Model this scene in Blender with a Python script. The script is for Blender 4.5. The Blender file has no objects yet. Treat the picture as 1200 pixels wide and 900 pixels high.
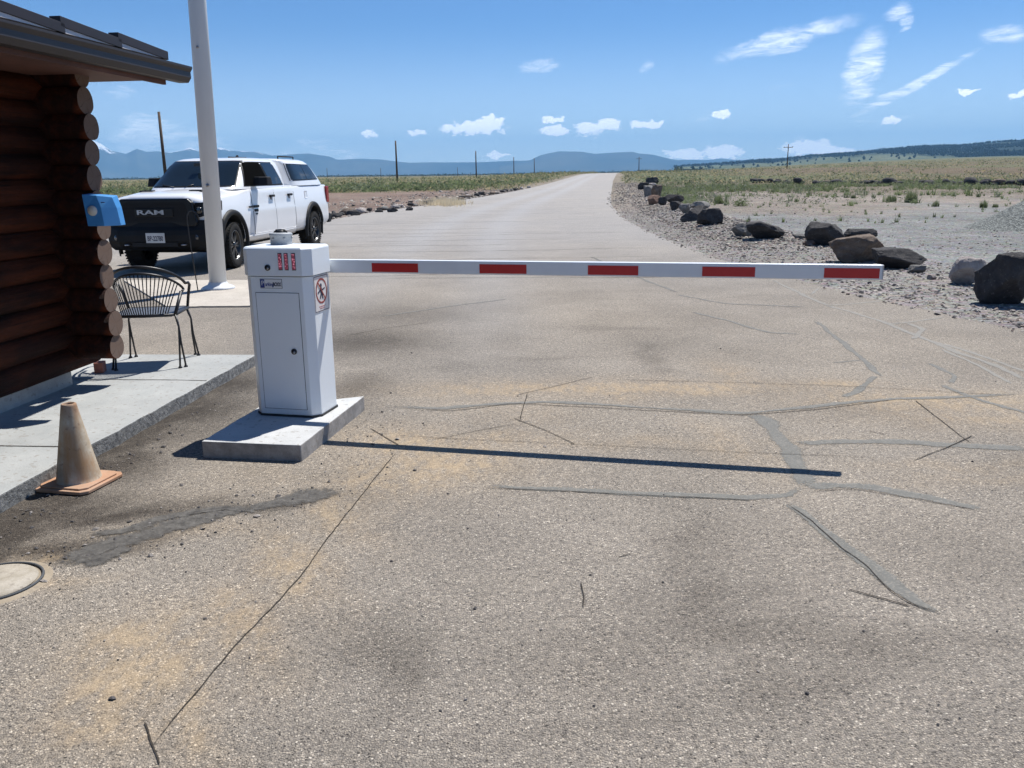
import bpy, bmesh, math, random
from mathutils import Vector, Matrix, noise
random.seed(7)
R = math.radians
# ------------------------------------------------------------------ calibration of the photo camera
FPX, HCAM, ROLL = 1000.0, 1.6, R(.78)
PITCH = math.atan(247 * math.cos(ROLL) / FPX)
CP, SP, CR, SR = math.cos(PITCH), math.sin(PITCH), math.cos(ROLL), math.sin(ROLL)
def ray(x, y):
    a = (x - 600) / FPX; b = -(y - 450) / FPX
    a, b = a * CR + b * SR, -a * SR + b * CR
    return (a, CP + b * SP, -SP + b * CP)
def G(x, y, z=0.0):
    d = ray(x, y); t = (z - HCAM) / d[2]
    return (d[0] * t, d[1] * t)
def at(x, y, Y):
    d = ray(x, y); t = Y / d[1]
    return (d[0] * t, Y, HCAM + d[2] * t)

sc = bpy.context.scene
COL = sc.collection
# ------------------------------------------------------------------ object helpers
def tag(o, label=None, cat=None, group=None, kind=None):
    if label: o['label'] = label
    if cat: o['category'] = cat
    if group: o['group'] = group
    if kind: o['kind'] = kind
    return o
def empty(name, loc=(0, 0, 0), rz=0, label=None, cat=None, group=None):
    o = bpy.data.objects.new(name, None); COL.objects.link(o)
    o.location = loc; o.rotation_euler = (0, 0, rz); o.empty_display_size = .1
    return tag(o, label, cat, group)
def copy_tree(o, parent=None):
    c = o.copy(); COL.objects.link(c)
    if parent: c.parent = parent
    for ch in list(o.children): copy_tree(ch, c)
    return c
class MB:
    def __init__(s): s.v = []; s.f = []; s.mi = []; s.sm = []
    def add(s, vs, fs, mi=0, sm=False):
        b = len(s.v); s.v += [tuple(v) for v in vs]
        for f in fs: s.f.append([b + i for i in f]); s.mi.append(mi); s.sm.append(sm)
        return s
    def box(s, a, b, M=None, mi=0):
        x0, y0, z0 = a; x1, y1, z1 = b
        vs = [Vector(p) for p in ((x0,y0,z0),(x1,y0,z0),(x1,y1,z0),(x0,y1,z0),(x0,y0,z1),(x1,y0,z1),(x1,y1,z1),(x0,y1,z1))]
        if M: vs = [M @ v for v in vs]
        return s.add(vs, [(0,3,2,1),(4,5,6,7),(0,1,5,4),(1,2,6,5),(2,3,7,6),(3,0,4,7)], mi)
    def prism(s, pts, z0, z1, mi=0, M=None, top=None):
        n = len(pts); top = top or pts
        vs = [Vector((p[0], p[1], z0)) for p in pts] + [Vector((p[0], p[1], z1)) for p in top]
        if M: vs = [M @ v for v in vs]
        return s.add(vs, [tuple(range(n))[::-1], tuple(range(n, 2 * n))] + [(i, (i + 1) % n, n + (i + 1) % n, n + i) for i in range(n)], mi)
    def tube(s, pts, r, n=10, mi=0, caps=True, closed=False, sm=True):
        pts = [Vector(p) for p in pts]; m = len(pts); vs = []; up = None
        rr = r if isinstance(r, (list, tuple)) else [r] * m
        for i, p in enumerate(pts):
            if closed: t = pts[(i + 1) % m] - pts[i - 1]
            else: t = pts[min(i + 1, m - 1)] - pts[max(i - 1, 0)]
            t.normalize()
            if up is None: up = t.orthogonal().normalized()
            up = (up - t * up.dot(t))
            if up.length < 1e-6: up = t.orthogonal()
            up.normalize(); w = t.cross(up)
            for k in range(n):
                a = 2 * math.pi * k / n
                vs.append(p + (up * math.cos(a) + w * math.sin(a)) * rr[i])
        fs = []
        for i in range(m if closed else m - 1):
            j = (i + 1) % m
            for k in range(n): fs.append((i*n+k, i*n+(k+1)%n, j*n+(k+1)%n, j*n+k))
        s.add(vs, fs, mi, sm)
        if caps and not closed:
            b = len(s.v) - n * m
            s.f.append([b + k for k in range(n)][::-1]); s.mi.append(mi); s.sm.append(False)
            s.f.append([b + (m-1)*n + k for k in range(n)]); s.mi.append(mi); s.sm.append(False)
        return s
    def lathe(s, prof, n=32, M=None, mi=0, sm=True):
        vs = []; m = len(prof)
        for (r, z) in prof:
            for k in range(n):
                a = 2 * math.pi * k / n; v = Vector((r * math.cos(a), r * math.sin(a), z)); vs.append(M @ v if M else v)
        fs = [(i*n+k, i*n+(k+1)%n, (i+1)*n+(k+1)%n, (i+1)*n+k) for i in range(m-1) for k in range(n)]
        return s.add(vs, fs, mi, sm)
    def build(s, name, mats, parent=None, bevel=0, loc=None, rot=None, subsurf=0):
        me = bpy.data.meshes.new(name); me.from_pydata(s.v, [], s.f)
        if not isinstance(mats, (list, tuple)): mats = [mats]
        for m in mats: me.materials.append(m)
        me.polygons.foreach_set('material_index', s.mi); me.polygons.foreach_set('use_smooth', s.sm)
        me.update()
        o = bpy.data.objects.new(name, me); COL.objects.link(o)
        if parent: o.parent = parent
        if loc: o.location = loc
        if rot: o.rotation_euler = rot
        if bevel:
            b = o.modifiers.new('bevel', 'BEVEL'); b.width = bevel; b.segments = 2; b.limit_method = 'ANGLE'; b.angle_limit = R(35)
        if subsurf:
            b = o.modifiers.new('sub', 'SUBSURF'); b.levels = subsurf; b.render_levels = subsurf
        return o
def text(name, body, size, mat, parent, M, extr=.001, bold=0, sx=1.0, align='CENTER'):
    cu = bpy.data.curves.new(name, 'FONT'); cu.body = body; cu.size = size; cu.align_x = align; cu.align_y = 'CENTER'
    cu.extrude = extr; cu.offset = bold; cu.materials.append(mat); cu.resolution_u = 3
    tmp = bpy.data.objects.new(name, cu); COL.objects.link(tmp)
    me = bpy.data.meshes.new_from_object(tmp.evaluated_get(bpy.context.evaluated_depsgraph_get())); bpy.data.objects.remove(tmp)
    o = bpy.data.objects.new(name, me); COL.objects.link(o); o.parent = parent
    o.matrix_local = M @ Matrix.Diagonal((sx, 1, 1, 1))
    return o
def smooth(a, b, x):
    t = min(1, max(0, (x - a) / (b - a))); return t * t * (3 - 2 * t)
def interp(tab, x):
    if x <= tab[0][0]: return tab[0][1]
    for (a, va), (b, vb) in zip(tab, tab[1:]):
        if x <= b: return va + (vb - va) * (x - a) / (b - a)
    return tab[-1][1]
# ------------------------------------------------------------------ material helpers
class NT:
    def __init__(s, name):
        s.m = bpy.data.materials.new(name); s.m.use_nodes = True; s.t = s.m.node_tree; s.n = s.t.nodes
        s.b = s.n['Principled BSDF']; s.out = s.n['Material Output']
        s.tc = s.n.new('ShaderNodeTexCoord')
    def link(s, a, b): s.t.links.new(a, b)
    def setin(s, sock, v):
        if isinstance(v, bpy.types.NodeSocket): s.link(v, sock)
        elif isinstance(v, (tuple, list)) and len(v) == 3 and sock.type == 'RGBA': sock.default_value = (*v, 1)
        else: sock.default_value = v
    def noise(s, scale, detail=4, rough=.55, dist=0, co=None, sc3=None, col=False):
        x = s.n.new('ShaderNodeTexNoise'); x.inputs['Scale'].default_value = scale; x.inputs['Detail'].default_value = detail
        x.inputs['Roughness'].default_value = rough; x.inputs['Distortion'].default_value = dist
        s.link(s.coord(co, sc3), x.inputs['Vector']); return x.outputs['Color' if col else 'Fac']
    def coord(s, co=None, sc3=None):
        c = co or s.tc.outputs['Object']
        if sc3:
            mp = s.n.new('ShaderNodeMapping'); mp.inputs['Scale'].default_value = sc3; s.link(c, mp.inputs['Vector']); c = mp.outputs['Vector']
        return c
    def vor(s, scale, feature='F1', out='Distance', co=None, sc3=None):
        x = s.n.new('ShaderNodeTexVoronoi'); x.feature = feature; x.inputs['Scale'].default_value = scale
        s.link(s.coord(co, sc3), x.inputs['Vector']); return x.outputs[out]
    def ramp(s, fac, stops, interp='LINEAR'):
        x = s.n.new('ShaderNodeValToRGB'); x.color_ramp.interpolation = interp; e = x.color_ramp.elements
        while len(e) < len(stops): e.new(.5)
        for i, (p, c) in enumerate(stops):
            e[i].position = p; e[i].color = (c, c, c, 1) if isinstance(c, (int, float)) else (*c, 1)
        s.link(fac, x.inputs['Fac']); return x.outputs['Color']
    def mix(s, f, a, b, mode='MIX'):
        x = s.n.new('ShaderNodeMix'); x.data_type = 'RGBA'; x.blend_type = mode; x.clamp_factor = True
        s.setin(x.inputs[0], f); s.setin(x.inputs[6], a); s.setin(x.inputs[7], b); return x.outputs[2]
    def math(s, op, a, b=0, clamp=False):
        x = s.n.new('ShaderNodeMath'); x.operation = op; x.use_clamp = clamp; s.setin(x.inputs[0], a); s.setin(x.inputs[1], b); return x.outputs[0]
    def attr(s, name):
        x = s.n.new('ShaderNodeAttribute'); x.attribute_name = name; return x
    def sep(s, c):
        x = s.n.new('ShaderNodeSeparateXYZ'); s.link(c, x.inputs[0]); return x.outputs
    def bump(s, h, strength=.5, dist=.01, nrm=None):
        x = s.n.new('ShaderNodeBump'); x.inputs['Strength'].default_value = strength; x.inputs['Distance'].default_value = dist
        s.link(h, x.inputs['Height'])
        if nrm: s.link(nrm, x.inputs['Normal'])
        s.link(x.outputs[0], s.b.inputs['Normal']); return x.outputs[0]
    def fin(s, col=None, rough=.6, metal=0, spec=.5, coat=0):
        if col is not None: s.setin(s.b.inputs['Base Color'], col)
        s.setin(s.b.inputs['Roughness'], rough); s.b.inputs['Metallic'].default_value = metal
        s.b.inputs['Specular IOR Level'].default_value = spec; s.b.inputs['Coat Weight'].default_value = coat
        s.b.inputs['Coat Roughness'].default_value = .04
        return s.m
def plain(name, col, rough=.5, metal=0, spec=.5, coat=0, vary=.12, sc=6, bump=0):
    t = NT(name); n = t.noise(sc, 5)
    c = t.mix(t.ramp(n, [(.35, 0), (.7, 1)]), tuple(k * (1 - vary) for k in col), tuple(min(1, k * (1 + vary)) for k in col))
    if bump: t.bump(t.noise(sc * 12, 3), bump, .004)
    return t.fin(c, rough, metal, spec, coat)

# ================================================================== WORLD, SUN, CAMERA
SUN = Vector((.33, .46, 1.03)).normalized()
sun_az = math.atan2(SUN.x, SUN.y); sun_el = math.asin(SUN.z)
w = bpy.data.worlds.new('World'); sc.world = w; w.use_nodes = True
nt = w.node_tree; N = nt.nodes; L = nt.links; bg = N['Background']
sky = N.new('ShaderNodeTexSky'); sky.sky_type = 'NISHITA'; sky.sun_disc = False
sky.sun_elevation = sun_el; sky.sun_rotation = sun_az; sky.altitude = 1800; sky.air_density = 1.0; sky.dust_density = .3; sky.ozone_density = 2.0
tcw = N.new('ShaderNodeTexCoord'); sp = N.new('ShaderNodeSeparateXYZ'); L.new(tcw.outputs['Generated'], sp.inputs[0])
def wm(op, a, b=0, clamp=False):
    x = N.new('ShaderNodeMath'); x.operation = op; x.use_clamp = clamp
    for i, v in enumerate((a, b)):
        if isinstance(v, bpy.types.NodeSocket): L.new(v, x.inputs[i])
        else: x.inputs[i].default_value = v
    return x.outputs[0]
az_s = wm('ARCTAN2', sp.outputs[0], sp.outputs[1]); el_s = wm('ARCSINE', sp.outputs[2])
cmb = N.new('ShaderNodeCombineXYZ'); L.new(az_s, cmb.inputs[0]); L.new(el_s, cmb.inputs[1]); P0 = cmb.outputs[0]
def wnoise(scale, detail, rough=.6, vec=None, s3=(1, 1, 1), dist=0):
    mp = N.new('ShaderNodeMapping'); mp.inputs['Scale'].default_value = s3; L.new(vec or P0, mp.inputs['Vector'])
    x = N.new('ShaderNodeTexNoise'); x.inputs['Scale'].default_value = scale; x.inputs['Detail'].default_value = detail
    x.inputs['Roughness'].default_value = rough; x.inputs['Distortion'].default_value = dist; L.new(mp.outputs[0], x.inputs['Vector']); return x
def warp(n, amp):
    a = N.new('ShaderNodeVectorMath'); a.operation = 'SUBTRACT'; L.new(n.outputs['Color'], a.inputs[0]); a.inputs[1].default_value = (.5, .5, .5)
    b = N.new('ShaderNodeVectorMath'); b.operation = 'SCALE'; L.new(a.outputs[0], b.inputs[0]); b.inputs['Scale'].default_value = amp
    c = N.new('ShaderNodeVectorMath'); c.operation = 'ADD'; L.new(b.outputs[0], c.inputs[0]); L.new(P0, c.inputs[1]); return c.outputs[0]
Pcum = warp(wnoise(110, 7, .66, s3=(.7, 1.2, 1)), .020)
Pcir = warp(wnoise(40, 6, .65, s3=(.7, 1.4, 1)), .022)
Pstr = warp(wnoise(14, 3, .6), .012)
ncum = wnoise(130, 7, .7, s3=(.7, 1.2, 1)).outputs[0]
ncir = wnoise(55, 8, .74, s3=(.4, 1.6, 1), dist=1.5).outputs[0]
nrib = wnoise(75, 7, .72, s3=(.3, 2.4, 1), dist=1.0).outputs[0]
def ae(x, y):
    d = Vector(ray(x, y)).normalized(); return math.atan2(d.x, d.y), math.asin(d.z)
def blob(P, x0, y0, x1, y1, half, soft=1.0):
    """elongated mask between two directions, half width in photo px at right angles to it"""
    a, b = ae(x0, y0), ae(x1, y1); cx, cy = (a[0] + b[0]) / 2, (a[1] + b[1]) / 2
    ang = math.atan2(b[1] - a[1], b[0] - a[0]); ln = math.hypot(b[1] - a[1], b[0] - a[0]) / 2 + 1e-4
    sx, sy = 1 / ln, 1 / (half / 1000)
    s_ = N.new('ShaderNodeVectorMath'); s_.operation = 'SUBTRACT'; L.new(P, s_.inputs[0]); s_.inputs[1].default_value = (cx, cy, 0)
    r_ = N.new('ShaderNodeVectorRotate'); r_.rotation_type = 'Z_AXIS'; r_.inputs['Angle'].default_value = -ang; L.new(s_.outputs[0], r_.inputs['Vector'])
    m_ = N.new('ShaderNodeVectorMath'); m_.operation = 'MULTIPLY'; L.new(r_.outputs[0], m_.inputs[0]); m_.inputs[1].default_value = (sx, sy, 0)
    l_ = N.new('ShaderNodeVectorMath'); l_.operation = 'LENGTH'; L.new(m_.outputs[0], l_.inputs[0])
    mr = N.new('ShaderNodeMapRange'); mr.interpolation_type = 'SMOOTHSTEP'; L.new(l_.outputs['Value'], mr.inputs[0])
    mr.inputs[1].default_value = 1.0; mr.inputs[2].default_value = 1.0 - soft; mr.inputs[3].default_value = 0; mr.inputs[4].default_value = 1
    return mr.outputs[0]
tot = None
def acc(m, k):
    global tot
    k = min(.92, k * 1.35)
    m = wm('MULTIPLY', m, k); tot = m if tot is None else wm('MAXIMUM', tot, m)
cum = None
for (x0, x1, yc, hh) in [(500,608,150,8),(545,600,144,7),(628,672,154,4),(635,662,140.5,3),(674,706,151,8),(698,730,145,6),(740,757,145.5,2.5),(756,777,145,3.5),
        (836,855,134.5,4),(770,836,181,6),(815,880,178,8),(900,1000,173,9),(940,1030,178,5),(1034,1053,140.5,3),(480,496,155,1.5),(424,440,157.5,1.2),(565,600,181,2.5),(1180,1206,111,1.5),(1122,1145,107,1)]:
    m = blob(Pcum, x0 - 11, yc, x1 + 11, yc, hh + 4.5, .9); cum = m if cum is None else wm('MAXIMUM', cum, m)
edge = N.new('ShaderNodeMapRange'); edge.interpolation_type = 'SMOOTHSTEP'
L.new(wm('ADD', cum, wm('MULTIPLY', wm('SUBTRACT', ncum, .5), 1.5)), edge.inputs[0]); edge.inputs[1].default_value = .30; edge.inputs[2].default_value = .66
acc(edge.outputs[0], .92)
def tex(m, n, lo, hi):
    mr = N.new('ShaderNodeMapRange'); mr.interpolation_type = 'SMOOTHSTEP'; L.new(n, mr.inputs[0]); mr.inputs[1].default_value = lo - .08; mr.inputs[2].default_value = hi + .10
    return wm('MULTIPLY', m, mr.outputs[0])
for (x0, y0, x1, y1, hw, k, n_, P_) in [
        (815,76,1030,14,15,.55,ncir,Pcir),(835,70,960,40,9,.5,ncir,Pcir),(1032,18,990,150,25,.8,nrib,Pcir),(1030,36,1000,135,15,.85,nrib,Pcir),(1025,45,1005,110,13,.5,ncir,Pcir),(1035,22,1072,4,12,.45,ncir,Pcir),(1050,32,1072,22,7,.5,ncir,Pcir),
        (965,156,1170,46,8,.75,nrib,Pstr),(985,142,1090,90,7,.5,nrib,Pstr),(1000,128,1120,78,5,.6,nrib,Pstr),(1135,48,1220,36,12,.45,ncir,Pcir),
        (600,86,664,72,11,.4,ncir,Pcir),(744,86,768,74,8,.35,ncir,Pcir),(930,151,1170,126,4.5,.35,ncir,Pstr),(990,153,1230,138,4,.28,ncir,Pstr),(980,172,1220,158,5,.25,ncir,Pstr),
        (780,150,850,130,10,.4,ncir,Pcir),(905,178,960,152,5,.4,ncir,Pstr),(820,148,900,168,7,.3,ncir,Pcir),(880,105,950,95,9,.22,ncir,Pcir),
        (60,165,330,180,42,.62,ncir,Pcir),(100,190,520,196,26,.62,ncir,Pcir),(110,150,240,160,30,.6,nrib,Pcir),(300,168,460,186,22,.5,ncir,Pcir),(110,112,170,105,12,.3,ncir,Pcir),
        (-300,150,120,180,60,.5,ncir,Pcir),(400,175,640,192,14,.35,ncir,Pcir),(430,150,500,155,9,.3,ncir,Pcir)]:
    acc(tex(blob(P_, x0, y0, x1, y1, hw, .7), n_, .3, .68), k)
veil = N.new('ShaderNodeMapRange'); veil.interpolation_type = 'SMOOTHSTEP'; L.new(el_s, veil.inputs[0]); veil.inputs[1].default_value = .17; veil.inputs[2].default_value = -.02; veil.inputs[3].default_value = 0; veil.inputs[4].default_value = .40
acc(veil.outputs[0], .60)
# thin clouds elsewhere in the sky, away from the view
elm = N.new('ShaderNodeMapRange'); L.new(wm('ABSOLUTE', az_s), elm.inputs[0]); elm.inputs[1].default_value = .75; elm.inputs[2].default_value = 1.2
acc(wm('MULTIPLY', tex(elm.outputs[0], wnoise(5, 6, .65, s3=(1, 3, 1)).outputs[0], .55, .8), 1), .12)
mixc = N.new('ShaderNodeMix'); mixc.data_type = 'RGBA'; mixc.clamp_factor = True
L.new(tot, mixc.inputs[0]); 
hue = N.new('ShaderNodeMix'); hue.data_type = 'RGBA'; hue.blend_type = 'MULTIPLY'; hue.inputs[0].default_value = 1; L.new(sky.outputs[0], hue.inputs[6]); hue.inputs[7].default_value = (.68, .97, 1.28, 1)
L.new(hue.outputs[2], mixc.inputs[6]); mixc.inputs[7].default_value = (19.0, 19.4, 20, 1)
L.new(mixc.outputs[2], bg.inputs['Color']); bg.inputs['Strength'].default_value = .064

sl = bpy.data.lights.new('sun', 'SUN'); sl.energy = 5.0; sl.angle = R(.53); sl.color = (1, .965, .91)
so = bpy.data.objects.new('sun', sl); COL.objects.link(so); so.rotation_euler = SUN.to_track_quat('Z', 'Y').to_euler()
cam = bpy.data.cameras.new('camera'); co = bpy.data.objects.new('camera', cam); COL.objects.link(co); sc.camera = co
cam.sensor_width = 36; cam.sensor_fit = 'HORIZONTAL'; cam.lens = 36 * FPX / 1200; cam.clip_start = .05; cam.clip_end = 120000
right = Vector((CR, 0, 0)); 
bx = Vector((1, 0, 0)); by = Vector((0, SP, CP)); bz = -Vector((0, CP, -SP))
cx = bx * CR - by * SR * -1 * -1; cy = by * CR + bx * SR
# ray(): world = a'*bx + b'*by + fwd with a' = a CR + b SR, b' = -a SR + b CR
cx = bx * CR - by * SR; cy = bx * SR + by * CR
co.matrix_world = Matrix(((cx.x, cy.x, bz.x, 0), (cx.y, cy.y, bz.y, 0), (cx.z, cy.z, bz.z, HCAM), (0, 0, 0, 1)))
vs = sc.view_settings; vs.view_transform = 'Standard'; vs.look = 'None'; vs.gamma = 1; vs.exposure = 0.53; vs.use_curve_mapping = False
sc.render.engine = 'CYCLES'; cy_ = sc.cycles
cy_.use_denoising = True; cy_.max_bounces = 6; cy_.volume_bounces = 0; cy_.use_adaptive_sampling = False
try: cy_.denoising_prefilter = 'ACCURATE'
except Exception: pass

# ================================================================== TERRAIN
XR = [(-20, 12), (0, 7.3), (4, 6.25), (8.39, 5.13), (11.1, 4.49), (13.6, 4.11), (16.6, 3.82), (23.5, 3.76), (31.2, 4.07), (43.6, 5.08), (63.6, 7.4), (120, 14.2), (216, 26.6), (450, 56), (900, 113)]
XL = [(-20, -30), (24, -30), (27, -18), (29.5, -11), (32.2, -6.72), (39.3, -6.05), (49.7, -3.75), (76.8, .2), (120, 6.1), (216, 18.9), (450, 48.5), (900, 105)]
def rise(x, y):
    r = math.hypot(x, y); az = math.atan2(x, y)
    if y <= 0: return 0
    z = 1.25 * smooth(60, 225, r) * smooth(-.08, .07, az)
    z += min(max(0, r - 150), 2600) * .0108 * smooth(.11, .52, az)
    z -= .0010 * max(0, r - 230) * (1 - smooth(.16, .3, az)) * smooth(-.3, 0, az) * (1 if r < 1500 else 1500 / r)
    return z
def roaddist(x, y):   # >0 outside the road
    return max(x - interp(XR, y), interp(XL, y) - x)
LOT = [G(*p) for p in [(640, 240), (740, 246), (800, 250), (860, 240)]]
def groundz(x, y):
    if math.hypot(x, y) > 400: return rise(x, y) - .03
    d = roaddist(x, y)
    k = smooth(.1, 2.5, d)
    z = -.03 + rise(x, y)
    if d > 0:
        n = noise.fractal(Vector((x * .5, y * .5, 3)), 1, 2, 4)
        n2 = noise.fractal(Vector((x * .09, y * .09, 7)), 1, 2, 3)
        z += k * (.045 * n + .16 * n2 * smooth(2, 20, d))
        if x > 0 and y > 6:      # low bank of rubble along the right shoulder
            z += .22 * smooth(.8, 2.2, d) * (1 - smooth(2.4, 4.2, d)) * smooth(16, 30, y) * (1 - smooth(45, 62, y))
    return z
def mixc3(a, b, t): return tuple(a[i] + (b[i] - a[i]) * t for i in range(3))
SHO, LOTC, DIRT, REDD = (.245, .228, .21), (.225, .225, .215), (.255, .222, .188), (.19, .135, .108)
GRASS, SAGE, FARG = (.15, .118, .08), (.12, .135, .07), (.085, .105, .075)
def gcol(x, y):
    r = math.hypot(x, y); az = math.atan2(x, y)
    n = noise.fractal(Vector((x * .12, y * .12, 1)), 1, 2, 4); n2 = noise.fractal(Vector((x * .02, y * .02, 5)), 1, 2, 4)
    if (x > interp(XR, y) if 0 < y < 900 else az > .12):
        d = roaddist(x, y)
        c = mixc3(SHO, LOTC, smooth(2.6, 4.4, d + n * 1.2))
        c = mixc3(c, DIRT, smooth(30, 40, y + n * 8 + (x - 12) * -.15))
        yb = 62 + 10 * n2
        c = mixc3(c, mixc3(DIRT, GRASS, .6), smooth(yb - 6, yb + 10, r * 1 + n * 12))
        c = mixc3(c, mixc3(GRASS, SAGE, min(1, max(0, .35 + n2))), smooth(80, 110, r))
        c = mixc3(c, mixc3((.15, .135, .08), SAGE, min(1, max(0, .4 + n2 * 1.2))), smooth(300, 600, r))
        c = mixc3(c, mixc3(FARG, SAGE, min(1, max(0, .4 + n2))), smooth(900, 1700, r))
    else:
        c = mixc3(REDD, (.25, .19, .155), min(1, max(0, .5 + n)))
        edge = 88 if az < -.07 else 88 + (az + .07) * 300
        c = mixc3(c, mixc3((.2, .17, .09), SAGE, min(1, max(0, .5 + n))), smooth(edge - 3, edge + 6, r + n * 5))
        c = mixc3(c, (.19, .165, .09), smooth(140, 260, r) * .7)
        c = mixc3(c, (.05, .06, .045), smooth(900, 1500, r))
    if 55 < y < 700: c = mixc3((.25, .215, .17), c, smooth(.5, 5, abs(roaddist(x, y)) + 1.5 * n))
    return c
azs = []
a = -math.pi
while a < math.pi - 1e-6:
    azs.append(a); a += R(.3) if -.68 < a < .72 else R(5)
rs = [0.8]
while rs[-1] < 15800: rs.append(rs[-1] * 1.032)
gv, gc = [], []
for r in rs:
    for a in azs:
        x, y = r * math.sin(a), r * math.cos(a); gv.append((x, y, groundz(x, y))); gc.append((*gcol(x, y), 1))
nA = len(azs); gf = []
for i in range(len(rs) - 1):
    for k in range(nA):
        j = (k + 1) % nA; gf.append((i*nA+k, i*nA+j, (i+1)*nA+j, (i+1)*nA+k)[::-1])
gv.append((0, 0, -.03)); gc.append((*SHO, 1)); c0 = len(gv) - 1
for k in range(nA): gf.append((c0, (k + 1) % nA, k))
me = bpy.data.meshes.new('ground'); me.from_pydata(gv, [], gf)
ca = me.color_attributes.new('zone', 'FLOAT_COLOR', 'POINT'); ca.data.foreach_set('color', [k for c in gc for k in c])
me.polygons.foreach_set('use_smooth', [True] * len(gf))
ground = bpy.data.objects.new('ground', me); COL.objects.link(ground); tag(ground, kind='structure')
t = NT('dry_ground'); zc = t.attr('zone').outputs['Color']
st = t.vor(28, out='Color'); stv = t.sep(st)[0]; fine = t.noise(9, 8, .7); mid = t.noise(.9, 6, .6); big = t.noise(.07, 5, .6); md2 = t.noise(.3, 7, .75)
f2 = t.vor(9, out='Color')
c = t.mix(1, zc, t.ramp(stv, [(0, .55), (.5, .95), (.85, 1.15), (1, 1.75)]), 'MULTIPLY')
c = t.mix(1, c, t.ramp(fine, [(.3, .72), (.7, 1.28)]), 'MULTIPLY')
c = t.mix(1, c, t.ramp(mid, [(.3, .78), (.7, 1.2)]), 'MULTIPLY')
c = t.mix(1, c, t.ramp(big, [(.3, .82), (.7, 1.2)]), 'MULTIPLY'); c = t.mix(1, c, t.ramp(md2, [(.35, .72), (.65, 1.22)]), 'MULTIPLY')
c = t.mix(.3, c, t.mix(1, zc, t.mix(.6, (1, 1, 1), f2), 'MULTIPLY'))
h = t.math('ADD', t.math('MULTIPLY', t.vor(28), -1.0), t.math('MULTIPLY', t.noise(6, 6), 2.0))
t.bump(h, .9, .03); ground.data.materials.append(t.fin(c, .95, spec=.15))

# ------------------------------------------------------------------ road sheet with stains as vertex attribute
DUST = [(640,455,1.2,.28,.0,.9),(760,455,1.5,.3,0,.95),(860,452,1.0,.3,0,.7),(480,520,.55,.35,-.5,1.0),(520,545,.5,.4,.3,1.0),(540,515,.8,.22,0,.7),(440,560,.35,.45,.3,.8),
        (395,600,.18,.4,.45,.9),(340,660,.16,.5,.5,.95),(285,730,.14,.4,.5,.9),(150,790,.28,.30,.2,1.1),(170,745,.22,.25,.2,.9),(120,860,.3,.16,0,.9),(230,840,.10,.3,.5,.8),
        (1090,470,1.0,.35,-.1,.9),(1160,490,.9,.3,-.1,.7),(980,450,.35,.2,0,.9),(1150,545,.7,.12,0,.5),(1200,560,.7,.1,0,.5),(700,520,1.8,.12,0,.5),(560,470,.8,.15,0,.3),
        (50,650,.22,.10,.3,.9),(70,690,.2,.06,.3,.8),(330,560,.4,.3,0,.4),(250,580,.4,.2,0,.25),(610,480,.5,.5,.3,.4),(850,520,.18,.6,.2,.6),(860,440,.2,.6,0,.6),(230,620,.5,.12,.2,.6)]
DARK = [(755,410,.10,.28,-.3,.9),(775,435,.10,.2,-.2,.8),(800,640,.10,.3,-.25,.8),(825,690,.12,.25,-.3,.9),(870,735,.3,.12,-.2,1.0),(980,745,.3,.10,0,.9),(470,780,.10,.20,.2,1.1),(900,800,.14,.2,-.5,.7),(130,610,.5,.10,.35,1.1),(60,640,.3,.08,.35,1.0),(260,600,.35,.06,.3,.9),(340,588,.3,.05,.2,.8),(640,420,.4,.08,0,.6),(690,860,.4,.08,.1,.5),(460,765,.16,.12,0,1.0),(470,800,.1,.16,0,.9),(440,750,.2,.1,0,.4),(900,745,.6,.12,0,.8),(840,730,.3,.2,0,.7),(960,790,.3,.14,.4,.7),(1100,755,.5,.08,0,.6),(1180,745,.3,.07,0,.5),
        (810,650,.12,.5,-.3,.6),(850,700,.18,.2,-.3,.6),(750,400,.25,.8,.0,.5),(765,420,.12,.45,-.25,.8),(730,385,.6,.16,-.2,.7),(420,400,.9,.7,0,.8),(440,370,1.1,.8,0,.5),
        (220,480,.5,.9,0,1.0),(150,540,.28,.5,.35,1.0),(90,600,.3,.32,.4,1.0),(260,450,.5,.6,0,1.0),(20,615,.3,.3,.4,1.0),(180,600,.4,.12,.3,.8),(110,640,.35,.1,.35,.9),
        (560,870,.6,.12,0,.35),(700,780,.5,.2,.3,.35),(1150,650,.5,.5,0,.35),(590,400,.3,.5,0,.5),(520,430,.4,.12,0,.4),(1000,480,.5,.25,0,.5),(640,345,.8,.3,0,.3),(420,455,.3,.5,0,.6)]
BL = []
for lst, ch in ((DUST, 0), (DARK, 1)):
    for (px, py, rx, ry, an, s_) in lst:
        gx, gy = G(px, py); BL.append((gx, gy, rx, ry, math.cos(an), math.sin(an), s_, ch))
ROWS = [-18, -12, -8, -5, -2, 0, 1, 1.8]
y = 2.1
while y < 9: ROWS.append(y); y += .045
while y < 900: ROWS.append(y); y *= 1.012
NC = 190; rv, rc = [], []
OA, OB = G(290, 432), G(30, 655); ON = Vector((-(OB[1] - OA[1]), OB[0] - OA[0])).normalized(); ON = ON if ON.x < 0 else -ON
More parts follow.
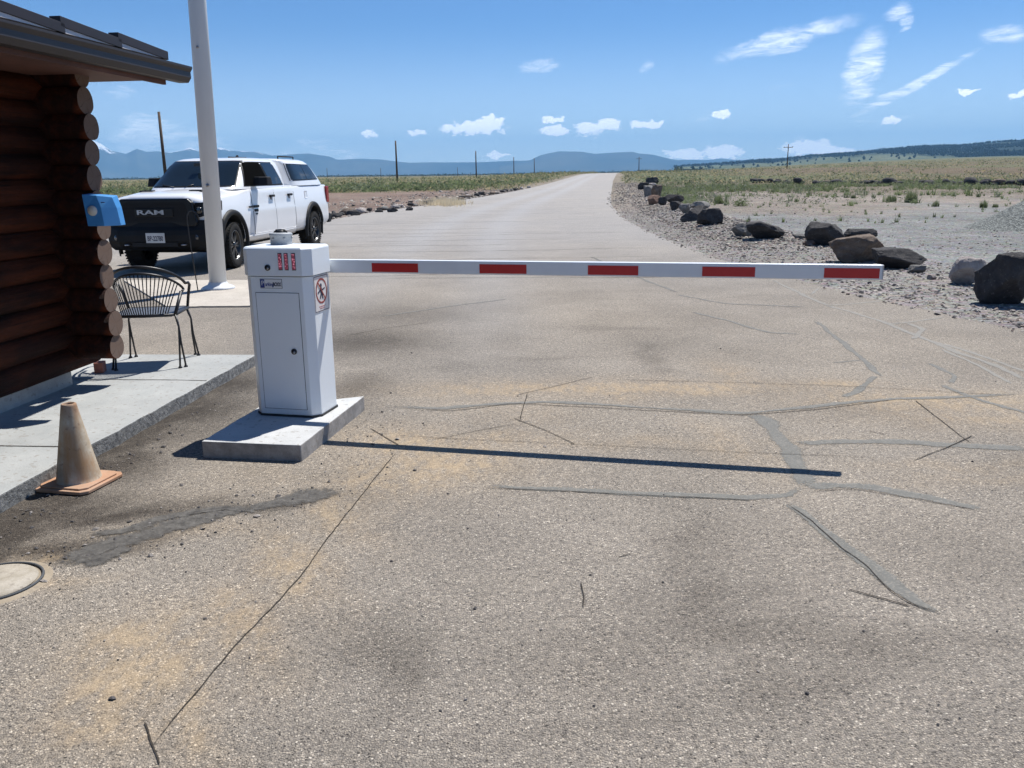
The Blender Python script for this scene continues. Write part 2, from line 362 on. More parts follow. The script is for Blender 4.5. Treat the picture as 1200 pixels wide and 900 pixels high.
for y in ROWS:
    xl, xr = interp(XL, y), interp(XR, y); nz = rise(0.5 * (max(xl, -8) + xr), y)
    xm = max(-3.6, xl + .1 * (xr - xl))
    for k in range(NC):
        tt = k / (NC - 1)
        x = xl + (xm - xl) * (tt / .1) if tt < .1 else xm + (xr - xm) * ((tt - .1) / .9)
        if k == NC - 1: x += .10 * noise.noise(Vector((y * 1.7, 0, 0))) + .05 * noise.noise(Vector((y * 7, 2, 0)))
        if k == 0: x += .15 * noise.noise(Vector((y * 1.3, 5, 0)))
        rv.append((x, y, rise(x, y) + .0))
        du = da = 0
        if 1.5 < y < 14:
            wx = x + .10 * noise.noise(Vector((x * 3, y * 3, 0))) + .05 * noise.noise(Vector((x * 9, y * 9, 4))); wy = y + .14 * noise.noise(Vector((x * 3, y * 3, 9)))
            for (gx, gy, rx, ry, ca_, sa_, s_, ch) in BL:
                dx, dy = wx - gx, wy - gy
                if abs(dx) > 2.2 or abs(dy) > 2.2: continue
                u_, v_ = (dx * ca_ + dy * sa_) / rx, (-dx * sa_ + dy * ca_) / ry
                e = s_ * math.exp(-(u_ * u_ + v_ * v_) * .9)
                if ch == 0: du = max(du, e)
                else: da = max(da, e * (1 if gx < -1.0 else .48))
        # tyre-worn bands running down the road
        cxr = interp(XR, max(y, 16)) - 4.2
        band = math.exp(-((x - cxr + 1.9) / .6) ** 2) + math.exp(-((x - cxr) / .6) ** 2)
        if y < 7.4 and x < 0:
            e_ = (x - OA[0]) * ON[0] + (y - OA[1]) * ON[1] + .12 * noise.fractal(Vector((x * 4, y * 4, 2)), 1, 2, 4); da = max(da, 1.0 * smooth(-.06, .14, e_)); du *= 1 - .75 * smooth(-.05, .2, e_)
        rc.append((min(1, du), min(1, da), .45 * band * smooth(5, 11, y) + .8 * smooth(9, 24, y), 1))
rf = [(i*NC+k, i*NC+k+1, (i+1)*NC+k+1, (i+1)*NC+k) for i in range(len(ROWS) - 1) for k in range(NC - 1)]
me = bpy.data.meshes.new('road'); me.from_pydata(rv, [], rf)
ca = me.color_attributes.new('wear', 'FLOAT_COLOR', 'POINT'); ca.data.foreach_set('color', [k for c in rc for k in c])
road = bpy.data.objects.new('road', me); COL.objects.link(road); tag(road, kind='structure')
t = NT('worn_asphalt'); W = t.sep(t.attr('wear').outputs['Color'])
wob = t.n.new('ShaderNodeVectorMath'); wob.operation = 'MULTIPLY_ADD'; t.link(t.noise(60, 2, col=True), wob.inputs[0]); wob.inputs[1].default_value = (.006, .006, .006); t.link(t.tc.outputs['Object'], wob.inputs[2])
P = wob.outputs[0]
v1 = t.vor(130, out='Color', co=P); v1s = t.sep(v1); v1d = t.vor(130, co=P); v2 = t.sep(t.vor(210, out='Color', co=P)); v2d = t.vor(210, co=P)
fine = t.noise(300, 3, .6); m1 = t.noise(5, 6, .65); m2 = t.noise(.8, 6, .6); m3 = t.noise(.15, 4, .5)
base = t.ramp(v1s[0], [(0, (.075, .07, .066)), (.2, (.18, .165, .15)), (.55, (.27, .24, .205)), (.8, (.36, .315, .26)), (.93, (.47, .42, .355)), (1, (.64, .59, .51))])
b2 = t.ramp(v2[0], [(0, (.055, .05, .046)), (.3, (.18, .163, .145)), (.7, (.29, .26, .22)), (1, (.50, .45, .38))])
c = t.mix(t.ramp(v1s[1], [(.3, 0), (.45, 1)]), b2, base)
gap = t.math('MULTIPLY', t.ramp(t.vor(130, 'DISTANCE_TO_EDGE', co=P), [(.0, 1), (.10, .8), (.2, 0)]), t.ramp(t.noise(40, 3), [(.48, 0), (.66, .6)]))
matrix_ = t.mix(m1, (.165, .152, .137), (.255, .232, .20))
c = t.mix(t.ramp(v1d, [(.38, .1), (.7, .85)]), c, matrix_)
c = t.mix(t.ramp(m1, [(.4, 0), (.75, .4)]), c, matrix_)
c = t.mix(gap, c, (.045, .04, .036))
c = t.mix(1, c, t.ramp(m2, [(.3, .84), (.7, 1.16)]), 'MULTIPLY')
c = t.mix(1, c, t.ramp(m3, [(.35, (.94, .94, .95)), (.65, (1.08, 1.05, 1.01))]), 'MULTIPLY')
pit = t.ramp(t.vor(70, out='Color'), [(0, 1), (.045, 1), (.05, 0)])
pitm = t.ramp(t.sep(t.vor(85, out='Color', co=P))[2], [(.0, 1), (.035, 1), (.045, 0)])
c = t.mix(t.math('MULTIPLY', pitm, t.ramp(t.vor(85, co=P), [(.3, .85), (.5, 0)])), c, (.03, .028, .027))
c = t.mix(t.math('MULTIPLY', W[2], .62), c, t.mix(m1, (.245, .25, .26), (.335, .335, .345)))
# dark (older, bitumen rich) and dusty parts
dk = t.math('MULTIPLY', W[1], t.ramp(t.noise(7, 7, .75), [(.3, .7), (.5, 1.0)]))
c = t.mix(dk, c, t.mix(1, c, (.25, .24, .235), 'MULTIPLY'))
du = t.math('MULTIPLY', W[0], t.ramp(t.noise(9, 8, .72, sc3=(1.6, .7, 1)), [(.28, .15), (.6, 1.0)]))
c = t.mix(t.math('MULTIPLY', du, .9), c, t.mix(1, c, (1.03, .90, .72), 'MULTIPLY')); c = t.mix(t.ramp(du, [(.45, 0), (1, .55)]), c, t.mix(fine, (.27, .205, .135), (.37, .295, .20)))
c = t.mix(1, c, (1.18, 1.165, 1.14), 'MULTIPLY')
road.data.materials.append(t.fin(c, .92, spec=.2))
h = t.math('ADD', t.math('MULTIPLY', v1d, -1), t.math('MULTIPLY', v2d, -.6)); h = t.math('ADD', h, t.math('MULTIPLY', fine, .3))
hb = t.math('MULTIPLY', h, t.math('SUBTRACT', 1.0, t.math('MULTIPLY', du, .7)))
t.bump(hb, 1.0, .006)

# ------------------------------------------------------------------ crack sealing bands and cracks
def strip(name, px, wd, mat, z=.004, seed=0, ground_pts=False, jit=.5, step=.025, taper=True):
    pts = [Vector((*(p if ground_pts else G(*p)), 0)) for p in px]
    dense = [pts[0]]
    for a_, b_ in zip(pts, pts[1:]):
        n_ = max(1, int((b_ - a_).length / step))
        for i in range(1, n_ + 1): dense.append(a_.lerp(b_, i / n_))
    # smooth the line
    for _ in range(6): dense = [dense[0]] + [(dense[i-1] + dense[i] * 2 + dense[i+1]) / 4 for i in range(1, len(dense) - 1)] + [dense[-1]]
    vs_, fs_, cor = [], [], []; m = len(dense)
    for i, p in enumerate(dense):
        tn = (dense[min(i+1, m-1)] - dense[max(i-1, 0)]).normalized(); nn = Vector((-tn.y, tn.x, 0))
        e = i / (m - 1); tp = min(1, 14 * min(e, 1 - e) + .3) if taper else 1
        hf = .35 * jit * noise.fractal(Vector((p.x * 30, p.y * 30, seed)), 1, 2, 3)
        wl = wd * .5 * tp * (1 + hf + jit * 1.6 * noise.fractal(Vector((i * step * 3 + seed, 1, seed)), 1, 2, 3)); wr = wd * .5 * tp * (1 - hf + jit * 1.6 * noise.fractal(Vector((i * step * 3 + seed, 7, seed)), 1, 2, 3))
        q = p + nn * (.012 if ground_pts or wd > .02 else .007) * noise.noise(Vector((p.x * 2.5, p.y * 2.5, 8))) + nn * .004 * noise.noise(Vector((p.x * 14, p.y * 14, 8)))
        ee = min(1, 10 * min(e, 1 - e)) if taper else 1
        for s_, cr_ in ((nn * wl * 1.35, 0), (nn * wl * .55, ee), (-nn * wr * .55, ee), (-nn * wr * 1.35, 0)): v = q + s_; vs_.append((v.x, v.y, z + rise(v.x, v.y))); cor.append(cr_)
    for i in range(m - 1):
        for k in range(3): fs_.append((4*i+k, 4*i+k+1, 4*i+k+5, 4*i+k+4))
    o = MB().add(vs_, fs_).build(name, mat); at_ = o.data.attributes.new('core', 'FLOAT', 'POINT'); at_.data.foreach_set('value', cor); return tag(o, kind='structure')
def ragged(t, sc=60, soft=.35, keep=1.0):
    tr = t.n.new('ShaderNodeBsdfTransparent'); mx_ = t.n.new('ShaderNodeMixShader'); co_ = t.attr('core').outputs['Fac']
    v_ = t.math('ADD', co_, t.math('MULTIPLY', t.math('SUBTRACT', t.noise(sc, 6, .75), .5), 1.8)); f_ = t.math('MULTIPLY', t.ramp(v_, [(.5 - soft / 2, 0), (.5 + soft / 2, 1)]), keep)
    t.link(f_, mx_.inputs[0]); t.link(tr.outputs[0], mx_.inputs[1]); t.link(t.b.outputs[0], mx_.inputs[2]); t.link(mx_.outputs[0], t.out.inputs['Surface'])
t = NT('crack_sealant'); ragged(t, 55, .4, .78); m1 = t.noise(14, 7, .7); v = t.sep(t.vor(150, out='Color'))[0]
c = t.mix(t.ramp(m1, [(.3, 0), (.7, 1)]), (.135, .135, .124), (.195, .192, .175)); c = t.mix(t.ramp(v, [(.7, 0), (.95, .5)]), c, (.33, .3, .26)); t.bump(m1, .4, .004)
SEAL = t.fin(c, .8, spec=.25)
t = NT('pale_crack_sealant'); ragged(t, 40, .4, .65); m1 = t.noise(10, 7, .7); v = t.sep(t.vor(150, out='Color'))[0]
c = t.mix(m1, (.25, .245, .225), (.335, .32, .29)); c = t.mix(t.ramp(v, [(.6, 0), (.9, .5)]), c, (.3, .27, .23)); PALE = t.fin(c, .85, spec=.2)
t = NT('crack_dark_line'); ragged(t, 50, .3, .95); CRK = t.fin(t.mix(t.noise(9, 4), (.018, .016, .014), (.07, .06, .05)), .95, spec=.1)  # dark colour of the road cracks and pavement joints
t = NT('crumbling_sealant'); ragged(t, 26, .6, .85); m1 = t.noise(22, 8, .75); c = t.mix(t.ramp(m1, [(.35, 0), (.65, 1)]), (.07, .066, .062), (.18, .17, .155)); t.bump(m1, .9, .02); CRUM = t.fin(c, .9, spec=.2)
seals = [
 ([(872,484),(893,491),(908,504),(922,524),(934,545),(941,560),(940,573)], .105, SEAL),
 ([(941,568),(925,581),(880,583),(810,580),(720,578),(640,573),(565,569)], .065, SEAL),
 ([(940,572),(975,568),(1020,571),(1065,578),(1110,588),(1158,597)], .085, SEAL),
 ([(918,587),(940,602),(975,630),(1010,654),(1045,682),(1075,706),(1112,723)], .062, SEAL),
 ([(925,520),(985,517),(1050,517),(1120,522),(1215,527)], .085, SEAL),
 ([(438,476),(520,479),(570,474),(640,471),(720,475),(800,480),(870,485),(940,478),(1010,470),(1080,467),(1215,461)], .06, SEAL),
 ([(955,375),(985,400),(1010,420),(1035,445)], .05, SEAL), ([(1025,440),(1005,460),(985,466)], .05, SEAL), ([(975,425),(1010,422)], .03, SEAL), ([(1100,450),(1150,470),(1215,487)], .05, SEAL),
 ([(808,365),(850,375),(900,390),(945,392)], .05, SEAL), ([(790,345),(850,356),(950,360)], .05, SEAL), ([(1085,425),(1120,440),(1115,450)], .05, SEAL),
 ([(905,328),(930,340),(955,352),(975,360)], .06, PALE), ([(968,358),(1000,356),(1035,353)], .05, PALE), ([(960,356),(1005,368),(1040,379),(1080,396),(1120,412),(1170,430),(1215,452)], .06, PALE),
 ([(1035,380),(1065,378),(1105,372)], .05, PALE), ([(1060,378),(1083,386),(1068,398)], .06, PALE), ([(1070,394),(1130,410),(1180,428),(1215,440)], .05, PALE), ([(930,338),(960,338),(950,345)], .04, PALE),
 ([(1100,408),(1150,430),(1190,452)], .04, PALE), ([(690,300),(760,330),(800,345)], .05, SEAL), ([(440,372),(520,360),(600,350)], .05, SEAL),
]
for i, (p_, w_, m_) in enumerate(seals): strip('road_crack_seal', p_, w_, m_, .0016 + .0003 * (i % 6) , i * 3.1)
for i, (p_, w_) in enumerate([([(405,574),(360,583),(310,592),(260,603),(215,613),(175,626),(140,636),(100,650),(60,668)], .13), ([(300,598),(240,600),(190,606),(140,622),(100,630)], .07), ([(150,640),(120,655),(95,662)], .10)]):
    strip('road_crumbled_seal', p_, w_, CRUM, .0036 + .001 * i, 40 + i, jit=1.1, step=.012)
cracks = [([(470,524),(440,560),(415,592),(385,630),(350,678),(320,712),(280,752),(235,806),(200,845),(176,880),(158,905)], .005),
 ([(433,502),(470,523)], .007), ([(598,489),(640,505),(678,523)], .007), ([(609,494),(614,475),(619,461)], .006), ([(600,465),(650,453),(700,441)], .006), ([(505,516),(560,505),(610,496)], .005),
 ([(435,509),(560,516),(700,522),(860,530),(1060,538)], .004), ([(1070,541),(1105,527),(1141,510)], .007), ([(1070,468),(1105,495),(1141,522)], .006), ([(167,846),(177,871),(189,899)], .0055),
 ([(560,571),(640,575),(720,579),(800,583),(905,588)], .006), ([(918,588),(950,610),(985,642),(1015,662),(1040,690),(1070,710),(1120,724)], .005), ([(945,577),(1000,573),(1060,583),(1150,599)], .005),
 ([(470,480),(530,482),(600,473),(700,478),(870,487),(960,480),(1060,467)], .009), ([(1015,505),(1040,510)], .006), ([(680,683),(685,700),(683,713)], .005), ([(722,655),(742,649)], .006), ([(990,690),(1070,712)], .007),
 ([(700,445),(800,447),(900,450),(1000,453),(1200,465)], .006),([(905,345),(840,350),(770,352),(660,350)], .006), ([(400,395),(450,385),(505,378)], .01)]
for i, (p_, w_) in enumerate(cracks): strip('road_crack', p_, w_ * 1.0, CRK, .0040 + .0004 * (i % 4), 70 + i, jit=.3, step=.02)
rr = random.Random(5)
for i in range(46):
    y0 = 9.5 * (1.052 ** i) * (1 + rr.uniform(-.02, .02))
    if y0 > 85: break
    if y0 < 13: continue
    xl, xr = max(interp(XL, y0), -8 if y0 > 13 else -1), interp(XR, y0)
    a0 = xl + (xr - xl) * rr.uniform(.02, .5); a1 = min(xr - .2, a0 + (xr - xl) * rr.uniform(.3, .9)); 
    pts, yy, xx = [], y0, a0
    while xx < a1: pts.append((xx, yy)); xx += .5; yy += rr.uniform(-.09, .09) * (1 + y0 / 30)
    if len(pts) > 3: strip('road_crack', pts, (.010 + y0 * .0008), CRK if i % 3 else SEAL, .0045 + rise(0, y0) * 0, i * 7, True, .6, .12)

# ------------------------------------------------------------------ concrete pieces
def concrete(name, a_, b_, sc=4):
    t = NT(name); n1 = t.noise(sc, 8, .7); n2 = t.noise(sc * .3, 5, .6); n3 = t.noise(120, 3)
    c = t.mix(t.ramp(n1, [(.3, 0), (.7, 1)]), a_, b_); c = t.mix(1, c, t.ramp(n2, [(.3, .86), (.7, 1.1)]), 'MULTIPLY'); c = t.mix(1, c, t.ramp(n3, [(.3, .9), (.7, 1.08)]), 'MULTIPLY')
    c = t.mix(t.ramp(t.sep(t.vor(60, out='Color'))[0], [(.93, 0), (.97, .5)]), c, (.2, .17, .14)); t.bump(n3, .35, .003); return t.fin(c, .88, spec=.25)
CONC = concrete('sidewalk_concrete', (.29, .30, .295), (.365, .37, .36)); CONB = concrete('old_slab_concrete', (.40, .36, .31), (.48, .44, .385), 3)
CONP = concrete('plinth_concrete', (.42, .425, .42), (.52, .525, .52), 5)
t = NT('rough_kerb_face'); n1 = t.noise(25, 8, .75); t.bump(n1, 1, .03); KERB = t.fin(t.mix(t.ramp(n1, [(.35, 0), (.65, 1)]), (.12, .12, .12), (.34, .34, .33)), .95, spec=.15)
def wobbly(a_, b_, n_, amp, seed):
    out = []
    for i in range(n_ + 1):
        p = Vector(a_).lerp(Vector(b_), i / n_); k = amp * noise.fractal(Vector((i * .37, seed, 0)), 1, 2, 3); d_ = (Vector(b_) - Vector(a_)).normalized(); out.append((p.x - d_.y * k, p.y + d_.x * k))
    return out
sw_a, sw_b = G(0, 580, .09), G(300, 415.5, .09)
dirv = (Vector(sw_b) - Vector(sw_a)).normalized(); sw_0 = tuple(Vector(sw_a) - dirv * 8)
edge_pts = wobbly(sw_0, sw_b, 130, .012, 3)
swl = G(120, 415.5, .09)
poly = edge_pts + [(swl[0] - 3, swl[1] + .25), (sw_0[0] - 3.5, sw_0[1])]
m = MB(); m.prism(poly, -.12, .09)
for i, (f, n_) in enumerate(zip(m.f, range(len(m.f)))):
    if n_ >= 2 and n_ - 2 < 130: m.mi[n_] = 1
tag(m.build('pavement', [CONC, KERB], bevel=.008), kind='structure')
# joints across the pavement
for yy in (4.72, 6.35, 3.1):
    x0 = sw_a[0] + (yy - sw_a[1]) * dirv.x / dirv.y
    strip('pavement_joint', [(x0 - .01, yy), (x0 - 1.2, yy + .13)], .012, CRK, .093, yy, True, .3, .04, False)
sl_pts = [G(196, 361), G(300, 360), G(312, 329), G(200, 329)]
sl_pts = wobbly(sl_pts[0], (-2.9, sl_pts[1][1]), 20, .04, 4) + [(-2.85, 13.35), (-6.2, 13.7)]
tag(MB().prism(sl_pts, -.1, .02).build('slab_path', CONB), kind='structure')
# plinth
pc = [G(236, 517, .1), G(352, 521.7, .1), G(426.7, 464, .1), G(303, 476.7, .1)]
m = MB(); pl_poly = []
for i in range(4): pl_poly += wobbly(pc[i], pc[(i + 1) % 4], 8, .008, 10 + i)[:-1]
m.prism(pl_poly, -.05, .1); m.sm = [False] * len(m.f)
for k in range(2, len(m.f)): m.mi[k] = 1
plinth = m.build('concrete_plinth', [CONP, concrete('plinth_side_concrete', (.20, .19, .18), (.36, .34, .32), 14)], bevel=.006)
tag(plinth, 'pale concrete plinth with chipped edges under the white barrier cabinet', 'concrete pad')

# ------------------------------------------------------------------ loose stones
def stones(name, pts, mats, seed=0):
    rd = random.Random(seed); m = MB()
    for (x, y, s_) in pts:
        z = groundz(x, y) if roaddist(x, y) > 0 else .002
        q = Matrix.Rotation(rd.uniform(0, 6.3), 3, 'Z') @ Matrix.Rotation(rd.uniform(-.6, .6), 3, 'X')
        sx, sy, sz = s_ * rd.uniform(.7, 1.4), s_ * rd.uniform(.7, 1.2), s_ * rd.uniform(.45, .85)
        vs_ = [q @ Vector((a_ * sx, b_ * sy, c_ * sz)) * rd.uniform(.8, 1.15) for (a_, b_, c_) in
               ((1,0,0),(.5,.8,0),(-.5,.85,0),(-1,0,0),(-.5,-.85,0),(.5,-.8,0),(.35,.2,.8),(-.4,.3,.75),(0,-.45,.8))]
        m.add([v + Vector((x, y, z + sz * .15)) for v in vs_], [(6,7,8),(0,1,6),(1,2,7,6),(2,3,7),(3,4,8,7),(4,5,8),(5,0,6,8)], rd.randrange(len(mats)))
    o = m.build(name, mats); return o
STM = [plain('stone_pale', (.40, .36, .31), .9, vary=.25, sc=20), plain('stone_grey', (.24, .215, .195), .9, vary=.25, sc=20), plain('stone_dark', (.075, .068, .066), .9, vary=.25, sc=20), plain('stone_rust', (.24, .19, .16), .9, vary=.25, sc=20)]
rd = random.Random(11); pts = []
for i in range(22000):
    y = 6 + 38 * rd.random() ** 1.7 if i % 6 else rd.uniform(40, 110); d = rd.uniform(-.12, 3.6) if rd.random() < .75 else rd.uniform(0, 9); d *= 1 if y < 44 else 1.6; x = interp(XR, y) + d
    if d < .25 and rd.random() < .6: continue
    pts.append((x, y, min(.09 if y < 44 else .2, (.008 if y < 44 else .05) + .012 * rd.random() + rd.expovariate(1 / .0055) + (.03 * rd.random() if y > 18 and 1 < d < 3.6 else 0))))
tag(stones('gravel_right', pts, STM, 1), 'loose gravel along the shoulder on the right of the road', 'gravel', kind='stuff').name = 'shoulder_gravel'
pts = []
for i in range(3500):
    y = 30 + 60 * rd.random(); x = interp(XL, y) - 8 * rd.random() ** 2 - .1; pts.append((x, y, .02 + rd.expovariate(1 / .03)))
tag(stones('roadside_rubble', pts, STM, 2), 'rubble and small stones along the left road edge', 'gravel', kind='stuff')
pts = []
for i in range(900):   # crumbs in front of the pavement and round the plinth
    k = rd.random()
    if k < .5: tt = rd.random(); px, py = 20 + 380 * tt, 660 - 75 * tt - 30 * tt * tt; px += rd.gauss(0, 30); py += rd.gauss(0, 16)
    elif k < .75: px, py = rd.gauss(410, 35), rd.gauss(500, 22)
    else: px, py = rd.uniform(0, 290), 0; py = 610 - px * .56 + abs(rd.gauss(0, 12))
    x, y = G(px, py)
    if -1.85 < x < -1.02 and 4.4 < y < 5.8 and x > -1.8 + (y - 4.6) * .12 and x < -1.14 + (y - 4.6) * .14: continue
    if x < sw_a[0] + (y - sw_a[1]) * dirv.x / dirv.y + .02: continue
    pts.append((x, y, .002 + rd.expovariate(1 / .0026)))
for i in range(700): pts.append((rd.uniform(-2.2, 5), 2.2 + 7 * rd.random() ** 1.4, .002 + rd.expovariate(1 / .0014)))
pts = [q for q in pts if q[0] > sw_a[0] + (q[1] - sw_a[1]) * dirv.x / dirv.y + .02]
tag(stones('asphalt_crumbs', pts, [STM[2], STM[1], STM[2]], 3), 'dark asphalt crumbs scattered on the drive', 'gravel', kind='stuff')

# ------------------------------------------------------------------ boulders
def rock_mat(name, a_, b_, dust, sc=3):
    t = NT(name); n1 = t.noise(sc, 8, .7); n2 = t.noise(sc * 5, 6, .7); c = t.mix(t.ramp(n1, [(.32, 0), (.66, 1)]), a_, b_)
    c = t.mix(t.ramp(n2, [(.58, 0), (.72, .7)]), c, dust); t.bump(t.math('ADD', n2, t.noise(sc * 14, 4)), .8, .03); return t.fin(c, .92, spec=.2)
BAS = rock_mat('black_basalt', (.035, .034, .036), (.085, .08, .078), (.26, .24, .22)); BRN = rock_mat('brown_rock', (.10, .075, .06), (.24, .19, .15), (.42, .37, .32)); PAL = rock_mat('pale_rock', (.32, .27, .25), (.5, .46, .43), (.2, .15, .14))
GRY = rock_mat('grey_rock', (.13, .125, .12), (.26, .25, .235), (.42, .40, .37)); RST = rock_mat('rusty_rubble', (.14, .085, .065), (.25, .17, .13), (.3, .24, .2))
def boulder_mesh(seed, sub=5, cuts=15, rough=.07):
    bm = bmesh.new(); bmesh.ops.create_icosphere(bm, subdivisions=sub, radius=1); rd = random.Random(seed)
    pl_ = []
    for _ in range(cuts):
        n_ = Vector((rd.gauss(0, 1), rd.gauss(0, 1), rd.gauss(0, .8))).normalized(); pl_.append((n_, rd.uniform(.5, .88)))
    pl_.append((Vector((0, 0, 1)), rd.uniform(.6, .8)))
    for v in bm.verts:
        p = v.co.copy()
        for n_, d_ in pl_:
            e = p.dot(n_) - d_
            if e > 0: p -= n_ * e * .97
        k = 1 + rough * noise.fractal(p * 1.3 + Vector((seed, 0, 0)), 1, 2, 4) + .055 * noise.fractal(p * 4 + Vector((seed, 5, 0)), .8, 2.2, 5) - .05 * max(0, .25 - abs(noise.noise(p * 2.2 + Vector((seed, 9, 0))))) * 2
        v.co = p * k
    xs = [v.co.x for v in bm.verts]; ys = [v.co.y for v in bm.verts]; zs = [v.co.z for v in bm.verts]
    for v in bm.verts:
        v.co.x = (v.co.x - (max(xs) + min(xs)) / 2) / (max(xs) - min(xs)); v.co.y = (v.co.y - (max(ys) + min(ys)) / 2) / (max(ys) - min(ys)); v.co.z = (v.co.z - min(zs)) / (max(zs) - min(zs))
    me = bpy.data.meshes.new('boulder'); bm.to_mesh(me); bm.free()
    me.polygons.foreach_set('use_smooth', [True] * len(me.polygons)); return me
def boulder(px0, py0, px1, py1, mat, label, seed, depth=.8, name='boulder', group=None, sub=5, shear=0, sink=.12, tilt=0):
    cxp = (px0 + px1) / 2; x, y = G(cxp, py1 - 1.5)
    for _ in range(4):
        gz = groundz(x, y); x, y = G(cxp, py1 - 1.5, gz)
    dist = y * CP + 0.3; wd = (px1 - px0) / 1000 * dist; ht = (py1 - py0) / 1000 * dist * 1.0
    top_extra = (wd * depth) * (HCAM / y)         # the visible top adds to the photo height
    ht = max(ht * .55, ht - top_extra * .55); dp = wd * depth
    me = boulder_mesh(seed, sub, 7 + seed % 8); me.materials.append(mat)
    if shear:
        for v in me.vertices: v.co.z *= 1 + shear * v.co.x
    if tilt:
        pass
    o = bpy.data.objects.new(name, me); COL.objects.link(o)
    o.location = (x, y + dp * .5, gz - ht * sink); o.scale = (wd, dp, ht * (1 + sink)); o.rotation_euler = (0, tilt, 0)
    return tag(o, label, 'rock' if wd < .45 else 'boulder', group)
B = boulder
B(1160,293,1232,362,BAS,'big black basalt boulder nearest the camera, at the right edge of the photo',41,.8)
B(1122,299,1160,336,PAL,'pale pinkish boulder half hidden behind the big black boulder',8,.8,shear=.35)
B(1028,291,1092,318,BAS,'rounded black boulder between the brown boulder and the pale one, right of the arm tip',12,.7)
B(1066,312,1089,322,GRY,'flat grey stone lying in front of the rounded black boulder',13,.6,'flat_stone')
B(980,276,1043,311,BRN,'brown boulder with a pale flat top right above the arm tip',15,.8,shear=.2)
B(992,269,1031,281,BAS,'low dark boulder lying behind the brown flat topped boulder',17,.7)
B(949,262,995,291,BAS,'dark rugged boulder left of the brown flat topped boulder',19,.8,shear=-.2)
B(876,262,925,283,BAS,'black wedge boulder sloping down to the right, beside a grey topped one',21,.7,shear=-.7)
B(860,262,886,279,GRY,'small pale grey topped boulder touching the black wedge boulder',23,.8)
B(819,245,850,267,BAS,'squared black boulder with a light top, right end of the roadside cluster',25,.9)
B(799,245,829,263,BAS,'low pointed black boulder leaning against the squared one',27,.9,shear=.6)
B(808,237,835,248,GRY,'grey pointed rock behind the squared black boulder',29,.7)
B(780,229,803,241,BAS,'broad black rock on top of the middle roadside heap',31,.8)
B(772,232,783,242,BAS,'small black rock at the left foot of the middle roadside heap',33,.9)
B(786,237,801,248,BAS,'black rock low in front of the middle roadside heap',35,.9)
B(796,240,811,252,GRY,'dark grey rock between the middle heap and the pointed boulder',37,.8)
B(757,209,773,220,BAS,'dark rock crowning the farthest rock heap by the road',39,.8)
B(748,215,761,224,BAS,'dark rock at the left of the farthest rock heap',41,.8)
B(755,219,768,233,GRY,'grey rock low in the farthest rock heap',43,.9)
B(764,218,777,235,BRN,'tall brown rock at the right of the farthest rock heap',45,.9)
B(760,230,775,241,RST,'rust coloured rock at the foot of the farthest rock heap',47,.9)
B(761,216,770,221,PAL,'small whitish rock resting in the farthest rock heap',49,.9,'pale_stone')
B(768,219,776,224,PAL,'white topped stone at the right rim of the farthest rock heap',50,.9,'pale_stone')
B(942,283,958,290,RST,'rust coloured stone left of the dark rugged boulder',51,.8,'loose_stone')
B(1088,323,1100,329,PAL,'small whitish stone on the gravel right of the arm tip',53,.8,'pale_stone')
B(931,275,947,282,GRY,'grey stone on the gravel between the wedge and the rugged boulder',55,.8,'loose_stone')
B(1040,296,1052,303,BRN,'small brown stone wedged beside the rounded black boulder',57,.8,'loose_stone')
# individual rocks in rows; nothing in the photo tells the members of one row apart
base_me = [boulder_mesh(100 + i, 2) for i in range(7)]
def row_rock(x, y, wd, ht, mat, label, group, rd, name='roadside_rock'):
    me = base_me[rd.randrange(7)].copy(); me.materials.append(mat); o = bpy.data.objects.new(name, me); COL.objects.link(o)
    o.location = (x, y, groundz(x, y) - ht * .12); o.scale = (wd, wd * .8, ht); o.rotation_euler = (0, 0, rd.uniform(0, 6)); return tag(o, label, 'rock', group)
rd = random.Random(21)
for (x0, y0, x1, y1, mat, lb) in [(404,248,422,255,BAS,'flat black rock by the left road edge, nearest the truck tail'),(439,247,449,251,BAS,'small black rock right of the flat black one on the left road edge'),
        (453,244,466,251,BAS,'rounded dark rock, largest of the left roadside row'),(475,244,484,249,BAS,'dark rock just right of the rounded largest one on the left')]:
    B(x0, y0, x1, y1, mat, lb, 60 + x0, .7, 'roadside_rock', sub=3)
for i in range(58):
    y = 31.5 * (1.019 ** i) * rd.uniform(.99, 1.01); x = interp(XL, y) - rd.uniform(.15, .9)
    s_ = rd.uniform(.22, .6); row_rock(x, y, s_, s_ * rd.uniform(.4, .65), rd.choice([BAS, BAS, GRY, BRN, PAL]), 'rough rock in the row edging the left side of the road', 'rocks edging the left side of the road', rd)
for i in range(74):
    px = 884 + (1206 - 884) * i / 73 + rd.uniform(-2, 2); x, y = G(px, 214.2 + (px - 884) * .0035 - (px - 884) * .0, .2)
    s_ = rd.uniform(.4, .95) if i % 11 else 1.25; row_rock(x, y + rd.uniform(-2, 2), s_, s_ * rd.uniform(.4, .7), rd.choice([BAS, BAS, BAS, BAS, BRN]), 'black rock in the long row across the field on the right', 'black rocks in a row across the field', rd, 'field_rock')

